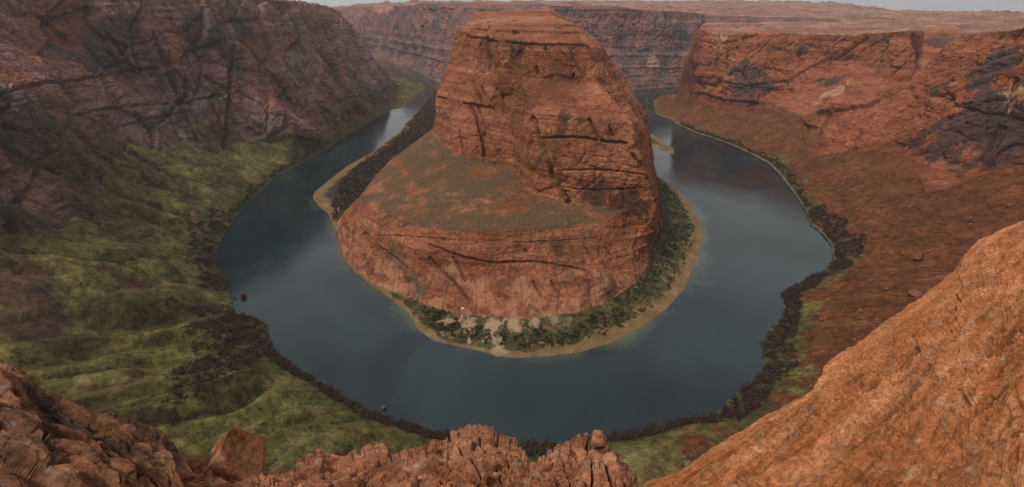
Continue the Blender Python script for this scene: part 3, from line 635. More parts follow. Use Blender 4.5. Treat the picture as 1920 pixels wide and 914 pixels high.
fr_ = RGN[:-1, :-1].ravel(); fx = X[:-1, :-1].ravel(); fy = Y[:-1, :-1].ravel(); fz = Z[:-1, :-1].ravel()
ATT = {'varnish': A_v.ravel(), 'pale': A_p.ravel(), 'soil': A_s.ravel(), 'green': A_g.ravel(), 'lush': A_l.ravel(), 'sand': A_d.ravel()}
def piece(name, mask, mat, label, cat):
    q = quads[mask]; u, inv = np.unique(q, return_inverse=True)
    o = mesh_obj(name, SP[u], inv.reshape(-1, 4), mat, {k: v[u] for k, v in ATT.items()})
    return tag(o, label, cat, 'structure')
piece('butte', fr_ == 3, M['butte'], 'tall banded red sandstone butte on the peninsula ringed by the river', 'butte')
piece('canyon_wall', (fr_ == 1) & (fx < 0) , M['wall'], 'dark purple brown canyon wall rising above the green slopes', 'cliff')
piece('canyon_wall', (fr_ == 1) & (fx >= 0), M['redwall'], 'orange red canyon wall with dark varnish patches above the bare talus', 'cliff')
piece('canyon_wall', (fr_ == 5), M['far'], 'hazy distant canyon wall behind the butte', 'cliff')
piece('plateau', (fr_ == 2), M['plateau'], 'wide flat rocky plateau of pale pink ledges above the canyon', 'plateau')
piece('slope', (fr_ == 0) & (fx < 120), M['grassland'], 'olive green grassy slope running down to the river', 'hillside')
piece('slope', (fr_ == 0) & (fx >= 120), M['ground'], 'bare rust red talus slope below the orange canyon wall', 'hillside')
piece('shore', (fr_ == 4), M['shore'], 'sandy scrub covered shore around the foot of the butte', 'shore')
piece('riverbed', (fr_ == 6), M['shore'], 'shallow sandy edge of the river bed under the water', 'riverbed')
print('land', round(time.time()-T0, 1))

# ------------------------------------------------------------------ water
def water():
    m, t, b = new_mat('river_water'); q = NT(t)
    deep = q.ramp(q.noise((0.006, 0.006, 1), detail=4, rough=0.55, dist=0.8), (0.35, (0.005,0.013,0.016)), (0.65, (0.016,0.032,0.037)))
    sh = q.math('ADD', q.attr('shallow'), q.math('MULTIPLY', q.math('SUBTRACT', q.noise((0.018, 0.018, 1), (3, 1, 0), detail=6, rough=0.6, dist=0.7), 0.5), 1.1))
    c = q.mix(q.ramp(sh, (0.42, 0.0), (0.8, 0.75)), deep, (0.070,0.080,0.045))
    c = q.mix(q.ramp(q.attr('shallow'), (0.86, 0.0), (1.0, 0.6)), c, (0.16,0.105,0.055))
    t.links.new(c, b.inputs['Base Color'])
    b.inputs['IOR'].default_value = 1.48; b.inputs['Specular IOR Level'].default_value = 0.5
    rz = q.ramp(q.noise((0.012, 0.012, 1), (6, 2, 0), detail=5, rough=0.6, dist=0.5), (0.42, 0.03), (0.58, 0.15))
    t.links.new(rz, b.inputs['Roughness'])
    h = q.math('ADD', q.noise((0.35, 0.35, 1), detail=5, rough=0.65), q.math('MULTIPLY', q.noise((0.05, 0.05, 1), (1, 5, 0), detail=4, dist=0.6), 1.2))
    q.bump(b, h, 0.08, 1.0)
    return m
gx = np.arange(-1500, 1000, 8.0); gy = np.arange(180, 3700, 8.0)
wx, wy = np.meshgrid(gx, gy, indexing='ij')
di, _ = line_dist(INN[4:], wx, wy); do, _ = line_dist(OUT[2:], wx, wy)
front = sstep(900, 560, wy)
shal = np.maximum(np.exp(-di/26)*(0.45+0.55*front)*(0.55+0.5*sstep(-0.5, 0.5, fbm(wx/120, wy/120, o=4))), 0.6*np.exp(-do/10)*sstep(-0.2, 0.5, fbm(wx/35+9, wy/35, o=2)))
wid = np.arange(wx.size).reshape(wx.shape)
wq = np.stack([wid[:-1, :-1], wid[1:, :-1], wid[1:, 1:], wid[:-1, 1:]], -1).reshape(-1, 4)
keep = (inside(RIVER, wx, wy) | (np.minimum(di, do) < 14))[:-1, :-1].ravel() 
wq = wq[keep]; u, inv = np.unique(wq, return_inverse=True)
Wv = np.stack([wx.ravel(), wy.ravel(), np.zeros(wx.size)], -1)
riv = mesh_obj('river', Wv[u], inv.reshape(-1, 4), water(), {'shallow': shal.ravel()[u]}, smooth=True)
tag(riv, 'dark blue green river looping around the butte in a horseshoe', 'river', 'structure')
# ------------------------------------------------------------------ near rocks at the viewpoint
def near_rock_mat(name, c0, c1, c2, pale, ax, dark=(0.05,0.034,0.026), pk=0.0, dk=0.0, fs=1.0):
    """weathered slickrock, its grain drawn out along the axis ax"""
    m, t, b = new_mat(name); q = NT(t)
    rz = math.atan2(ax[1], ax[0]); ry = -math.asin(ax[2])
    def gr(sl, sc, off, **k):
        v1 = q.n('ShaderNodeVectorRotate', rotation_type='Z_AXIS'); v1.inputs['Angle'].default_value = -rz
        v2 = q.n('ShaderNodeVectorRotate', rotation_type='Y_AXIS'); v2.inputs['Angle'].default_value = -ry
        q.l(q.g.outputs['Position'], v1.inputs['Vector']); q.l(v1.outputs[0], v2.inputs['Vector'])
        mp = q.n('ShaderNodeMapping'); mp.inputs['Scale'].default_value = (sl, sc, sc); mp.inputs['Location'].default_value = off
        q.l(v2.outputs[0], mp.inputs['Vector']); w = q.n('ShaderNodeTexNoise'); w.inputs['Scale'].default_value = 1.0
        w.inputs['Detail'].default_value = k.get('detail', 5); w.inputs['Roughness'].default_value = k.get('rough', 0.6); w.inputs['Distortion'].default_value = k.get('dist', 0.4)
        q.l(mp.outputs[0], w.inputs['Vector']); return w.outputs[0]
    c = q.ramp(gr(0.09*fs, 0.55*fs, (1, 2, 3), detail=7, rough=0.62), (0.34, c0), (0.5, c1), (0.66, c2))
    c = q.mix(q.ramp(gr(0.45*fs, 1.5*fs, (5, 2, 8), detail=8, rough=0.68), (0.54-pk, 0.0), (0.66-pk, 0.75)), c, pale)
    c = q.mix(q.ramp(gr(0.12, 0.5, (9, 7, 1), detail=6, rough=0.6), (0.62-dk, 0.0), (0.72-dk, 0.8)), c, dark)
    c = q.mix(1.0, c, q.ramp(q.noise((4, 4, 4), detail=6, rough=0.8), (0.36, 0.55), (0.5, 1.06), (0.64, 1.5)), 'MULTIPLY')
    c = q.mix(1.0, c, q.ramp(gr(0.07, 0.9, (2, 8, 5), detail=7, rough=0.7), (0.38, 0.7), (0.5, 1.04), (0.62, 1.25)), 'MULTIPLY')
    c = q.mix(q.ramp(q.noise((2.2, 2.2, 2.2), (4, 9, 2), detail=3), (0.66, 0.0), (0.70, 0.55)), c, (0.25,0.235,0.20))
    t.links.new(c, b.inputs['Base Color'])
    h = q.math('ADD', gr(0.45, 3.2, (3, 3, 3), detail=8, rough=0.7), q.math('MULTIPLY', q.noise((7, 7, 7), detail=5, rough=0.7), 0.35))
    q.bump(b, h, 0.9, 0.30)
    return m
def rdist(px, py, d): dx, f, dn = ray(px, py); return np.array([dx*d, f*d, H-dn*d])
def outcrop(name, sil, bottom, mat, label, axis, plates=1.0, cracks=(), step=2.0, rows=230, seed=0, bulge=0.0, lumps=1.0, block=(3.0, 1.4, 1.4), layer=0.5):
    """a rock body seen from above: its upper edge follows sil = (px, py, depth); beyond the edge it falls away into the canyon"""
    sp = np.array(sil, float); bp = np.array(bottom, float)
    U = np.arange(sp[0, 0], sp[-1, 0]+0.1, step)
    ys = np.interp(U, sp[:, 0], sp[:, 1]); ds = np.exp(np.interp(U, sp[:, 0], np.log(sp[:, 2])))
    yb = np.interp(U, bp[:, 0], bp[:, 1]); db = np.exp(np.interp(U, bp[:, 0], np.log(bp[:, 2])))
    yb = np.maximum(yb, ys+6)
    tt = np.linspace(0, 1, rows)
    py = yb[:, None]+(ys-yb)[:, None]*tt[None]; inv = 1/db[:, None]+(1/ds-1/db)[:, None]*(tt[None]**(1+bulge))
    dep = 1/inv
    dx = (U[:, None]-960)/F+0*py; dy = (py-457)/F
    Pt = np.stack([dx*dep, (CS-dy*SN)*dep, H-(SN+dy*CS)*dep], -1)
    out = Pt[:, -1, :2]/np.linalg.norm(Pt[:, -1, :2], axis=1)[:, None]
    last = Pt[:, -1]; ext = []
    for a, dn in ((0.05, 0.03), (0.11, 0.10), (0.17, 0.22), (0.22, 0.40), (0.27, 0.7), (0.32, 1.1), (0.40, 2.0), (0.5, 3.2), (0.6, 5.0)):
        e = last.copy(); e[:, :2] += out*(a*ds)[:, None]; e[:, 2] -= dn*ds; ext.append(e)
    Pt = np.concatenate([Pt, np.stack(ext, 1)], 1)
    x, y, z = Pt[..., 0].astype(np.float32), Pt[..., 1].astype(np.float32), Pt[..., 2].astype(np.float32)
    n = normals(x, y, z); n = np.stack([blur(n[..., k], 9) for k in range(3)], -1); n /= np.linalg.norm(n, axis=-1)[..., None]+1e-9
    vx = Pt-np.array([0, 0, H]); n *= -np.sign((n*vx)[:, :rows].sum())
    ax = np.array(axis)/np.linalg.norm(axis); up = np.array([0, 0, 1.0]); b1 = np.cross(ax, up); b1 /= np.linalg.norm(b1); b2 = np.cross(b1, ax)
    a = (Pt@ax).astype(np.float32); b = (Pt@b1).astype(np.float32); c = (Pt@b2).astype(np.float32); o = seed*17.3
    wv = 0.5*noise(a/4+o, b/4, c/4)+0.2*noise(a/1.3+o, b/1.3, c/1.3)
    s1, s2, s3 = block
    e1, r1 = worley(a/s1+wv*0.4+o, (b+wv)/s2, (c+wv)/s3, seed); e2, r2 = worley(a/s1*3.1+o, (b+wv)/s2*3.1, (c+wv)/s3*3.1, seed+3)
    d = lumps*(0.35*noise(a/6+o, b/3, c/3)+0.10*noise(x/1.6+o, y/1.6, z/1.6)) + plates*(0.62*(r1-0.5)+0.30*np.minimum(1, e1*6.0)**0.6-0.2+0.18*(r2-0.5)+0.10*np.minimum(1, e2*6)**0.6) + 0.05*fbm(x/0.5+o, y/0.5, z/0.5, o=3)
    ly = noise(a/6+o, (b+0.35*wv)/0.40, (c+0.35*wv)/0.40)*2.4; d = d + layer*(np.floor(ly)+sstep(0.82, 1, ly-np.floor(ly)))*0.10
    ly = noise(a/2.5+o+7, (b+0.2*wv)/0.16, (c+0.2*wv)/0.16)*2; d = d + layer*(np.floor(ly)+sstep(0.8, 1, ly-np.floor(ly)))*0.03
    sc = np.sqrt(np.clip((vx**2).sum(-1)**0.5/18, 0.6, 1.5))
    pu = dx.shape
    vv = np.concatenate([tt, 1+0.02*np.arange(1, 10)]); fade = (1-0.6*np.exp(-((vv-1.0)/0.07)**2))[None]+np.zeros(Pt.shape[:2])
    d = np.clip(d, -0.7, 0.42)*sc*fade
    PXX = U[:, None]+np.zeros((1, Pt.shape[1])); PYY = np.concatenate([py, np.repeat(py[:, -1:], Pt.shape[1]-rows, 1)], 1)
    for (line, wdt, dpt) in cracks:
        ld, _ = line_dist([(p[0], p[1]) for p in line], PXX.astype(np.float32), PYY.astype(np.float32))
        d = d-dpt*sstep(wdt, wdt*0.25, ld)
    Pt = Pt+n*d[..., None]
    nu, nv = Pt.shape[:2]; I = np.arange(nu*nv).reshape(nu, nv)
    q = np.stack([I[:-1, :-1], I[1:, :-1], I[1:, 1:], I[:-1, 1:]], -1).reshape(-1, 4)
    return tag(mesh_obj(name, Pt.reshape(-1, 3), q, mat, smooth=False), label, 'rock outcrop', 'structure')
axR = rdist(1900, 430, 55)-rdist(1200, 914, 14); axR /= np.linalg.norm(axR)
axL = rdist(330, 860, 12)-rdist(0, 690, 15); axL /= np.linalg.norm(axL)
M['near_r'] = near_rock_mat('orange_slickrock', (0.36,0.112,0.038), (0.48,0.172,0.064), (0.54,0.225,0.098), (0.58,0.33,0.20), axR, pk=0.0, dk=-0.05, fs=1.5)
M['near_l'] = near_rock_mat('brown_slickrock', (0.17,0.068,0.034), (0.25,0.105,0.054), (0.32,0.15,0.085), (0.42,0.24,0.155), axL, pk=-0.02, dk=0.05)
M['near_c'] = near_rock_mat('knobbly_sandstone', (0.25,0.090,0.040), (0.35,0.14,0.066), (0.42,0.19,0.10), (0.50,0.28,0.17), np.array([0.5,0.3,0.8])/np.linalg.norm([0.5,0.3,0.8]), pk=0.0, dk=-0.02)
outcrop('slickrock_slope', [(1150,1010,12),(1200,934,14),(1250,906,15),(1290,884,16),(1345,845,17.5),(1420,803,19),(1490,756,21),(1526,733,22),(1545,690,24),(1580,660,26),(1640,622,29),(1700,577,32),
    (1740,545,35),(1795,507,39),(1806,478,41),(1830,455,44),(1870,432,49),(1920,415,55),(2000,375,62),(2150,310,75)],
    [(1150,1020,11.5),(1300,1010,10.5),(1500,1010,9.5),(1920,1010,8.5),(2150,1000,8)], M['near_r'],
    'bright orange slickrock slope sloping down across the right corner', axR, plates=0.34, lumps=0.32, seed=1, block=(7.0, 0.9, 0.9), layer=1.3,
    cracks=[([(1622,726),(1655,705),(1682,682),(1716,652)], 10, 2.2), ([(1782,754),(1805,742),(1856,738)], 8, 1.2), ([(1450,880),(1560,800),(1640,752)], 4, 0.5), ([(1700,640),(1800,570),(1920,480)], 4, 0.5),
            ([(1500,800),(1640,690),(1800,585)], 4, 0.5), ([(1560,868),(1720,745),(1920,610)], 4, 0.45), ([(1380,890),(1560,765)], 4, 0.4), ([(1650,905),(1800,800),(1920,700)], 5, 0.6), ([(1750,900),(1850,840),(1920,815)], 6, 0.8), ([(1840,470),(1870,462)], 6, 0.6), ([(1870,650),(1895,640)], 6, 0.8)])
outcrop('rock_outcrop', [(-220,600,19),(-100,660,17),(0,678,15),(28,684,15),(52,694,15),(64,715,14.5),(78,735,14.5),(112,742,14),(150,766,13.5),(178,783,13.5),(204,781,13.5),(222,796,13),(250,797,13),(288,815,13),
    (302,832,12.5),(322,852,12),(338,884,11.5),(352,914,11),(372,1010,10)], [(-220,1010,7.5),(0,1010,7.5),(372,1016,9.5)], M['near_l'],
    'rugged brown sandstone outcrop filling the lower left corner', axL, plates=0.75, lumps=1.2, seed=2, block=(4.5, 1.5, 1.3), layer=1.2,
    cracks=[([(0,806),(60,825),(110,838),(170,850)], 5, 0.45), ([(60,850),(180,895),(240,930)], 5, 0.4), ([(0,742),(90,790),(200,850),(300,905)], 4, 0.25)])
outcrop('rock_ledge', [(318,1010,11),(338,884,13.5),(362,872,14),(385,874,14),(430,888,14),(484,890,14),(512,903,14),(540,902,14),(560,890,14.5),(576,878,15),(600,866,15.5),(622,878,15.5),(648,884,15),(682,866,15.5),
    (700,856,16),(720,858,16),(742,868,15.5),(775,868,15.5),(800,862,15.5),(830,870,15.5),(880,890,15),(930,1010,13)], [(318,1018,10.5),(600,1010,11),(930,1018,11)], M['near_c'],
    'low broken sandstone ledge along the bottom edge, left of the rock knob', (0.8, 0.4, 0.4), plates=0.9, lumps=1.2, seed=3, block=(1.5, 1.0, 0.7))
outcrop('rock_knob', [(770,1010,12),(792,876,15.5),(800,862,16),(818,848,16.5),(838,843,17),(842,832,17.5),(860,826,17.5),(872,816,18),(884,811,18),(893,816,18),(902,823,17.5),(922,828,17.5),(934,842,17),(956,848,17),(974,862,16),(990,890,15),
    (1004,930,14),(1012,1010,12)], [(770,1018,11.5),(1012,1018,11.5)], M['near_c'],
    'knobbly pale orange sandstone knob at the bottom centre edge', (0.55, 0.35, 0.75), plates=0.75, lumps=0.6, seed=4, block=(2.2, 0.9, 0.8), step=1.5,
    cracks=[([(880,800),(905,850),(950,914)], 3, 0.5), ([(842,830),(880,870),(900,914)], 3, 0.4), ([(930,840),(960,890)], 3, 0.4)])
outcrop('rock_knob', [(985,1010,12),(1000,892,14),(1022,874,14.5),(1046,858,15),(1066,846,15.5),(1080,838,16),(1092,838,16),(1102,846,16),(1112,868,15.5),(1140,862,15.5),(1152,868,15),(1166,890,14.5),(1186,916,14),(1204,1010,12)],
    [(985,1018,11.5),(1204,1018,11.5)], M['near_c'], 'slanting slabbed sandstone knob carrying loose boulders beside the orange slope', (0.5, 0.3, 0.8), plates=0.75, lumps=0.6, seed=5, block=(2.6, 0.9, 0.8), step=1.5,
    cracks=[([(1100,845),(1110,914)], 3, 0.5), ([(1060,870),(1085,940)], 3, 0.3), ([(1135,868),(1150,930)], 3, 0.4)])

# the rim the viewer stands on, below and behind the lens
gxx, gyy = np.meshgrid(np.arange(-32, 32.1, 0.25), np.arange(-14, 9.6, 0.25), indexing='ij'); gxx = gxx.astype(np.float32); gyy = gyy.astype(np.float32)
gzz = H-1.9-1.62*np.clip(gyy, 0, None)-0.1*np.abs(gxx)+0.25*fbm(gxx/3, gyy/3, o=4)-0.3
Ig = np.arange(gxx.size).reshape(gxx.shape); qg = np.stack([Ig[:-1, :-1], Ig[1:, :-1], Ig[1:, 1:], Ig[:-1, 1:]], -1).reshape(-1, 4)
tag(mesh_obj('rim_ground', np.stack([gxx, gyy, gzz], -1).reshape(-1, 3), qg, M['near_c']), 'sandstone rim ground underfoot at the edge of the canyon', 'ground', 'structure')
# ------------------------------------------------------------------ loose boulders
def ico(sub):
    import bmesh
    bm = bmesh.new(); bmesh.ops.create_icosphere(bm, subdivisions=sub, radius=1.0)
    v = np.array([p.co[:] for p in bm.verts], np.float32); f = np.array([[q.index for q in p.verts] for p in bm.faces], np.int32); bm.free(); return v, f
ICO4, ICO3, ICO2 = ico(5), ico(4), ico(3)
def boulder(name, c, size, seed, mat, label, group=None, base=ICO4, planes=None, rough=0.05, rotz=0.0, cat='boulder'):
    v, f = base; r = np.random.default_rng(seed); v = v.copy()
    pls = planes or [(r.normal(size=3), r.uniform(0.55, 0.85)) for _ in range(13)]
    for n, d in pls:
        n = np.array(n, float); n /= np.linalg.norm(n); k = v@n; v = v-np.clip(k-d, 0, None)[:, None]*n
    v = v*(1+rough*fbm(v[:, 0]*2+seed, v[:, 1]*2, v[:, 2]*2, o=5)[:, None])
    cth, sth = math.cos(rotz), math.sin(rotz); v = v*np.array(size)
    v = np.stack([v[:, 0]*cth-v[:, 1]*sth, v[:, 0]*sth+v[:, 1]*cth, v[:, 2]], -1)
    o = mesh_obj(name, v, f, mat, smooth=False); o.location = tuple(float(q) for q in c)
    return tag(o, label, cat, group=group)
# the wedge on the low ledge
c = rdist(434, 862, 14.2)
wedge = [((-0.70,-0.1,0.68),0.46), ((0.80,-0.1,0.50),0.50), ((-0.9,-0.3,0.25),0.74), ((0.1,-1,0.15),0.62), ((0,0.9,0.4),0.7), ((0,0,-1),0.62), ((-0.55,0.0,0.9),0.74), ((0.5,0.1,0.9),0.80), ((0.1,-0.7,0.7),0.72), ((-0.9,0,-0.2),0.78), ((0.9,0.2,-0.3),0.80)]
boulder('boulder', c, (1.12, 0.95, 1.22), 3, M['near_c'], 'large wedge shaped orange boulder perched on the low ledge above the green slope', planes=wedge, rough=0.04)
boulder('boulder', rdist(1120, 829, 16), (0.34, 0.36, 0.46), 5, M['near_c'], 'upright rounded boulder standing highest on the slabbed knob', rough=0.05)
boulder('boulder', rdist(1118, 862, 15.6), (0.33, 0.34, 0.32), 8, M['near_c'], 'squat boulder wedged under the upright boulder on the slabbed knob', rough=0.05)
boulder('boulder', rdist(1143, 872, 15.2), (0.30, 0.36, 0.46), 9, M['near_c'], 'leaning boulder on the side of the slabbed knob nearest the orange slope', rough=0.05)
boulder('boulder', rdist(812, 845, 16.4), (0.22, 0.25, 0.20), 12, M['near_c'], 'small round boulder on the left shoulder of the rock knob', rough=0.05)
boulder('boulder', rdist(884, 812, 18.0), (0.34, 0.36, 0.27), 14, M['near_c'], 'cap boulder on the very top of the bottom centre rock knob', rough=0.05)
boulder('boulder', rdist(604, 876, 15.5), (0.5, 0.5, 0.34), 16, M['near_c'], 'blocky boulder on the crest of the low ledge', rough=0.06)
boulder('boulder', rdist(708, 866, 15.8), (0.42, 0.4, 0.28), 18, M['near_c'], 'flat boulder on the low ledge close to the rock knob', rough=0.06)

# ------------------------------------------------------------------ standing on the land
def plan(*pts): return [tuple(spot(a, b)[:2]) for a, b in pts]
mR = near_rock_mat('talus_boulder_rock', (0.13,0.050,0.028), (0.19,0.074,0.040), (0.25,0.105,0.06), (0.32,0.17,0.11), (0.6, 0.3, 0.7), pk=-0.05)
def drop(px, py, wpx, hpx, seed, label, cat='boulder', name='boulder', mat=None, sink=0.3):
    p = spot(px, py); d = p[1]*CS+(H-p[2])*SN; a, hh = wpx*d/F/2, hpx*d/F/2
    z = max(ground_z(p[0], p[1]), 0.0)
    return boulder(name, (p[0], p[1], z+hh*(1-sink)), (a, a*0.9, hh*1.25), seed, mat or mR, label, base=ICO3, rough=0.09, cat=cat)
mD = near_rock_mat('dark_river_rock', (0.055,0.034,0.024), (0.085,0.050,0.034), (0.12,0.07,0.045), (0.16,0.10,0.07), (0.6, 0.3, 0.7), pk=-0.05)
drop(1718, 489, 18, 19, 21, 'dark upright boulder standing alone on the bare red talus slope')
drop(1716, 554, 26, 10, 22, 'low flat boulder on the red talus just below the upright boulder')
drop(1660, 545, 12, 7, 23, 'small boulder on the red talus near the thin orange gully')
drop(1440, 660, 9, 8, 24, 'grey boulder at the edge of the thicket on the right bank')
drop(720, 768, 9, 8, 25, 'small rust coloured boulder on the near bank below the green slope')
drop(458, 560, 13, 11, 26, 'dark boulder standing in the water close to the left bank', mat=mD)
drop(441, 561, 6, 4, 27, 'tiny rock in the shallows between the dark boulder and the left bank', mat=mD)
drop(432, 566, 7, 4, 28, 'small flat rock at the water edge beside the left bank', mat=mD)
drop(345, 745, 9, 5, 29, 'brown rock lying on the grass by the gully thicket', mat=mD)
drop(285, 743, 9, 5, 30, 'brown rock a short way left of the gully thicket on the green slope', mat=mD)
drop(490, 795, 8, 6, 31, 'small grey rock on the green slope above the wedge boulder')
drop(1822, 500, 16, 14, 32, 'boulder on the red talus right beside the orange slickrock edge')
drop(1612, 585, 9, 6, 33, 'small brown boulder on the lower talus above the right thicket')
drop(1540, 600, 9, 7, 34, 'pale boulder among grey scrub on the right bank')
drop(980, 470, 9, 5, 35, 'little block of rock lying on the lower tier of the butte')
n_t = 0
for (px, py) in [(1760,420),(1795,400),(1840,415),(1700,430),(1655,470),(1750,470),(1640,520),(1690,520),(1580,560),(1760,520),(1600,640),(1560,620),(1640,600),(1540,660),(1500,680),(1585,430),(1620,400),(1665,390),(1560,380),(1700,385),
        (1880,390),(1850,380),(1530,340),(1575,335),(1610,345),(1460,300),(1500,310),(1780,450),(1730,440),(1810,430),(1690,470),(1600,480),(1640,440)]:
    px += random.uniform(-14, 14); py += random.uniform(-8, 8); w = random.uniform(5, 9)
    o = drop(px, py, w, w*0.62, 60+n_t, 'small reddish boulder scattered on the bare red talus slope', name='talus_boulder'); o['group'] = 'small boulders on the red talus'; n_t += 1
# the pale hut among the shrubs on the beach
hp = spot(866, 580); hz_ = ground_z(hp[0], hp[1])
def box(s, c):
    x, y, z = [q/2 for q in s]
    v = np.array([(a*x+c[0], b*y+c[1], d*z+c[2]) for a in (-1, 1) for b in (-1, 1) for d in (-1, 1)], np.float32)
    return v, np.array([(0,1,3,2),(4,6,7,5),(0,4,5,1),(2,3,7,6),(0,2,6,4),(1,5,7,3)], np.int32)
mW, tW, bW = new_mat('pale_painted_board'); qW = NT(tW); tW.links.new(qW.ramp(qW.noise((0.8,0.8,0.8)), (0.3, (0.62,0.60,0.56)), (0.7, (0.74,0.73,0.70))), bW.inputs['Base Color'])
hut = bpy.data.objects.new('hut', None); COL.objects.link(hut); hut.location = (hp[0], hp[1], hz_-0.1); hut.rotation_euler.z = 0.3
tag(hut, 'tiny pale hut at the trail end on the scrubby beach', 'hut')
v, f = box((2.0, 1.6, 2.1), (0, 0, 1.05)); mesh_obj('wall', v, f, mW, parent=hut)
v = np.array([(-1.25,-1.05,2.1),(1.25,-1.05,2.1),(1.25,1.05,2.45),(-1.25,1.05,2.45),(-1.25,-1.05,2.22),(1.25,-1.05,2.22),(1.25,1.05,2.57),(-1.25,1.05,2.57)], np.float32)
mesh_obj('roof', v, np.array([(3,2,1,0),(4,5,6,7),(0,1,5,4),(1,2,6,5),(2,3,7,6),(3,0,4,7)], np.int32), mW, parent=hut)

# ------------------------------------------------------------------ plants
def leaf_mat(name, c0, c1, c2):
    m, t, b = new_mat(name); q = NT(t)
    c = q.ramp(q.noise((0.45, 0.45, 0.45), detail=4, rough=0.7), (0.3, c0), (0.7, c1))
    c = q.mix(q.ramp(q.noise((0.07, 0.07, 0.07), (3, 1, 1), detail=4, rough=0.6), (0.5, 0.0), (0.66, 0.75)), c, c2)
    t.links.new(c, b.inputs['Base Color']); return m
M['tam'] = leaf_mat('bare_brown_twigs', (0.028,0.016,0.012), (0.078,0.044,0.032), (0.066,0.054,0.024))
M['grn'] = leaf_mat('dark_green_leaves', (0.016,0.018,0.008), (0.046,0.046,0.018), (0.050,0.036,0.018))
M['olv'] = leaf_mat('olive_scrub_leaves', (0.034,0.034,0.014), (0.080,0.074,0.028), (0.060,0.070,0.022))
def shrub_geo(n, seed, leaf=0.42):
    """a lobed bush of unit height: small leaf sprays through its volume"""
    r = np.random.default_rng(seed); nl = r.integers(3, 6); V = []; Q = []
    cen = np.stack([r.uniform(-0.38, 0.38, nl), r.uniform(-0.38, 0.38, nl), r.uniform(0.25, 0.62, nl)], -1); rad = r.uniform(0.22, 0.42, nl)
    for i in range(n):
        k = r.integers(nl); d = r.normal(size=3); d /= np.linalg.norm(d); p = cen[k]+d*rad[k]*r.uniform(0.5, 1.05)
        p[2] = max(p[2], 0.03); a = r.normal(size=3); a /= np.linalg.norm(a); b = np.cross(a, r.normal(size=3)); b /= np.linalg.norm(b)
        s = leaf*r.uniform(0.35, 0.75)*0.5; V += [p-a*s-b*s*0.5, p+a*s*0.8-b*s*0.6, p+a*s+b*s*0.5, p-a*s*0.7+b*s*0.6]; Q.append([4*i, 4*i+1, 4*i+2, 4*i+3])
    return np.array(V, np.float32), np.array(Q, np.int32)
GEO = [shrub_geo(64, s, 0.32) for s in range(9)]; GEOL = [shrub_geo(130, 20+s, 0.26) for s in range(5)]
def mass(name, pts, mat, label, cat, hmin, hmax, wide=1.3):
    V, Q, n = [], [], 0; r = np.random.default_rng(len(pts))
    for (x, y) in pts:
        v, q = GEO[r.integers(len(GEO))]; h = r.uniform(hmin, hmax); w = h*wide*r.uniform(0.8, 1.25); a = r.uniform(0, 6.28); c_, s_ = math.cos(a), math.sin(a)
        p = np.stack([(v[:, 0]*c_-v[:, 1]*s_)*w+x, (v[:, 0]*s_+v[:, 1]*c_)*w+y, v[:, 2]*h+max(ground_z(x, y), 0)-0.1], -1); V.append(p); Q.append(q+n); n += len(v)
    return tag(mesh_obj(name, np.concatenate(V), np.concatenate(Q), mat), label, cat, 'stuff')
def scatter_poly(poly, n, cond=None):
    x0, x1 = min(p[0] for p in poly), max(p[0] for p in poly); y0, y1 = min(p[1] for p in poly), max(p[1] for p in poly); res = []
    while len(res) < n:
        x = rng.uniform(x0, x1, 4000); y = rng.uniform(y0, y1, 4000); m = inside(poly, x, y)
        if cond is not None: m &= cond(x, y)
        res += list(zip(x[m], y[m]))
        if not m.any(): break
    return res[:n]
def along(L, a, b, n, w0, w1, bias=1.0, gap=0.35):
    """points in a band beside a bank, between two photographed places on it"""
    P_ = np.array([p[:2] for p in L]); s = np.concatenate([[0], np.cumsum(np.hypot(*np.diff(P_, axis=0).T))])
    def near_s(px, py): q = np.array(P(px, py, 0)[:2]); return s[np.argmin(((P_-q)**2).sum(1))]
    sa, sb = near_s(*a), near_s(*b); res = []
    while len(res) < n:
        t = rng.uniform(sa, sb); k = min(max(int(np.searchsorted(s, t))-1, 0), len(P_)-2); u = (t-s[k])/(s[k+1]-s[k]); p = P_[k]*(1-u)+P_[k+1]*u
        tg = (P_[min(k+1, len(P_)-1)]-P_[k]); tg = tg/np.linalg.norm(tg); nn = np.array([-tg[1], tg[0]])
        wmax = max(2.0, w0+(w1-w0)*(0.5+0.75*float(noise(np.array([t/38.0]), np.array([w0]))[0]))); off = wmax*rng.uniform(0, 1)**bias+1.0
        if float(noise(np.array([p[0]/18]), np.array([p[1]/18]))[0]) < -gap-0.1 and rng.uniform() < 0.8: continue
        if L is OUT: q = p-nn*off if inside(RIVER, np.array([(p+nn*4)[0]]), np.array([(p+nn*4)[1]]))[0] else p+nn*off
        else: q = p-nn*off if inside(RIVER, np.array([(p+nn*4)[0]]), np.array([(p+nn*4)[1]]))[0] else p+nn*off
        if inside(RIVER, np.array([q[0]]), np.array([q[1]]))[0]: continue
        res.append((float(q[0]), float(q[1])))
    return res
th = along(OUT, (610,282), (445,405), 420, 5, 16) + along(OUT, (445,405), (432,550), 620, 16, 42) + along(OUT, (430,575), (505,640), 480, 18, 55, 0.8) + \
     along(OUT, (505,640), (850,817), 620, 4, 12) + along(OUT, (850,817), (1060,832), 330, 6, 22) + along(OUT, (1060,832), (1340,780), 420, 5, 13) + along(OUT, (1340,780), (1465,560), 800, 12, 26) + \
     along(OUT, (1465,560), (1565,490), 480, 10, 26) + along(OUT, (1565,490), (1500,385), 700, 16, 34) + along(OUT, (1500,385), (1273,234), 800, 4, 18)
gul = plan((500,655),(455,615),(400,600),(350,610),(365,660),(330,700),(308,745),(296,790),(330,800),(352,765),(395,725),(440,700),(470,680))
th += scatter_poly(gul, 650)
rng.shuffle(th); th = th[:int(len(th)*0.82)]
mass('riverside_thicket', th, M['tam'], 'dense dark brown thicket of bare bushes lining the outer river bank', 'thicket', 1.4, 5.0)
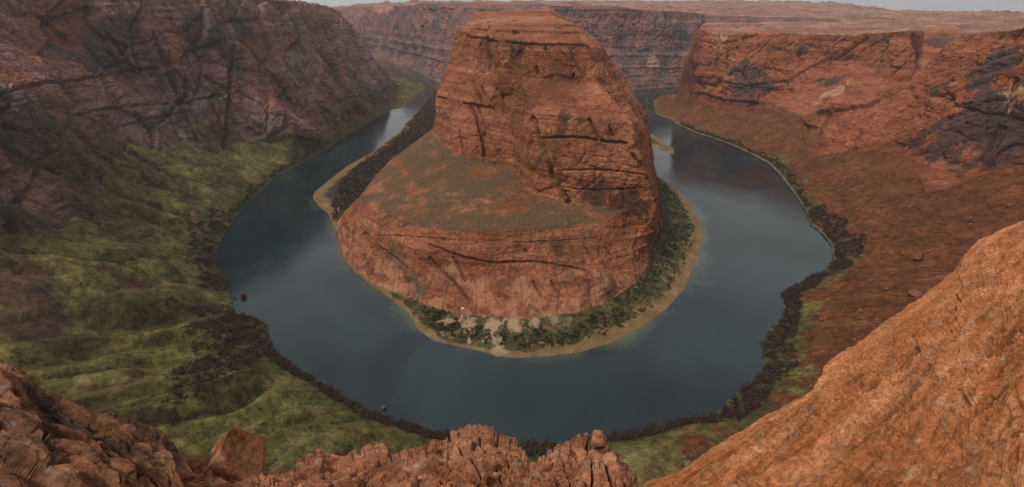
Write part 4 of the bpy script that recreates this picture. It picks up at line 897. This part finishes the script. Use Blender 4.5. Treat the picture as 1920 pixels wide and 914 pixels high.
strip = [P(809,227,1)[:2], P(751,250,1)[:2], P(696,291,1)[:2], P(660,318,1)[:2], P(635,350,1)[:2], P(622,385,1)[:2], P(622,412,1)[:2], P(634,412,2)[:2], W(-266,715,0)[:2], W(-240,830,0)[:2], W(-214,980,0)[:2], W(-188,1150,0)[:2], W(-185,1350,0)[:2], W(-205,1480,0)[:2]]
mass('riverside_thicket', scatter_poly(strip, 2600), M['tam'], 'dark brown thicket filling the strip between the butte terrace and the left river arm', 'thicket', 3.0, 5.2)
isl = scatter_poly(ISLE, 260)
mass('island_thicket', isl, M['grn'], 'blackish thicket on the low bar in the far right river arm', 'thicket', 3, 6)
# evergreen scrub round the foot of the butte
SH = INN[10:-4]
pen_sh = along(INN, (740,565), (905,660), 520, 26, 40, 0.8, 0.2) + along(INN, (905,660), (1200,615), 460, 24, 42, 0.6, 0.15) + along(INN, (1200,615), (1318,435), 520, 26, 55, 0.6, 0.2) + along(INN, (1318,435), (1250,340), 260, 18, 50, 0.7, 0.2)
def free(p):
    x, y = np.array([p[0]]), np.array([p[1]])
    if inside(R1, x, y)[0]: return False
    q = project(p[0], p[1], 2.0)
    if any(math.hypot((q[0]-a)/r_, (q[1]-b)/(r_*0.55)) < 1 for a, b, r_ in SANDY): return False
    return line_dist(INN[4:], x.astype(np.float32), y.astype(np.float32))[0][0] > 11
SANDY = [(880,608,20),(925,611,24),(965,609,27),(1000,603,18),(840,605,14),(932,640,11),(937,656,14),(1040,598,14),(940,585,18)]
pen_sh = [p for p in pen_sh if free(p)]
rng.shuffle(pen_sh)
one, many = pen_sh[:120], pen_sh[120:]
mass('shore_scrub', many, M['grn'], 'dark green scrub covering the shore round the foot of the butte', 'scrub', 1.2, 2.8)
def individuals(pts, mat, label, group, hmin, hmax, name='shrub'):
    protos = []
    for k, (v, q) in enumerate(GEOL):
        me = mesh_obj(name, v, q, mat); protos.append(me)
    for i, (x, y) in enumerate(pts):
        if i < len(protos): o = protos[i]
        else: o = protos[i % len(protos)].copy(); COL.objects.link(o)
        h = random.uniform(hmin, hmax); w = h*random.uniform(1.0, 1.5)
        o.location = (x, y, max(ground_z(x, y), 0)-0.08); o.scale = (w, w*random.uniform(0.85, 1.1), h); o.rotation_euler.z = random.uniform(0, 6.28)
        tag(o, label, 'shrub', group=group)
    for o in protos[len(pts):]: bpy.data.objects.remove(o)
individuals(one, M['grn'], 'dark green shrub growing on the sandy shore round the foot of the butte', 'shrubs on the shore round the butte', 1.6, 3.2)
sl_pts = scatter_poly(plan((250,290),(440,280),(520,310),(400,430),(350,520),(330,640),(200,700),(60,650),(80,470),(180,400)), 40) + scatter_poly(plan((500,670),(560,720),(640,760),(700,800),(560,850),(400,800),(420,730)), 30)
individuals(sl_pts, M['olv'], 'small olive shrub dotted on the grassy slope left of the river', 'shrubs on the grassy slope', 1.3, 2.6)
ta_pts = [p for p in along(OUT, (1340,780), (1500,385), 60, 30, 62, 1.0)]
individuals(ta_pts, M['olv'], 'small grey green shrub on the red slope just inland of the right bank thicket', 'shrubs inland of the right thicket', 1.2, 2.4)

te_pts = scatter_poly(plan((720,375),(820,270),(860,305),(950,320),(1040,385),(1130,395),(1090,412),(900,428),(770,412)), 48)
individuals(te_pts, M['olv'], 'tiny grey green shrub on the flat bench below the tower of the butte', 'shrubs on the bench of the butte', 0.9, 1.8)
# ------------------------------------------------------------------ air
hv, hf = box((27000, 17200, 900), (0, 6900, 330)); hm = bpy.data.materials.new('mist'); hm.use_nodes = True; t = hm.node_tree; t.nodes.clear()
pv = t.nodes.new('ShaderNodeVolumePrincipled'); pv.inputs['Color'].default_value = (0.93, 0.94, 0.97, 1); pv.inputs['Density'].default_value = 0.00005; pv.inputs['Anisotropy'].default_value = 0.2
ho = t.nodes.new('ShaderNodeOutputMaterial'); t.links.new(pv.outputs[0], ho.inputs['Volume'])
tag(mesh_obj('haze', hv, hf, hm), 'thin pale mist filling the canyon and fading the distance', 'haze', 'stuff')
print('total', round(time.time()-T0, 1))
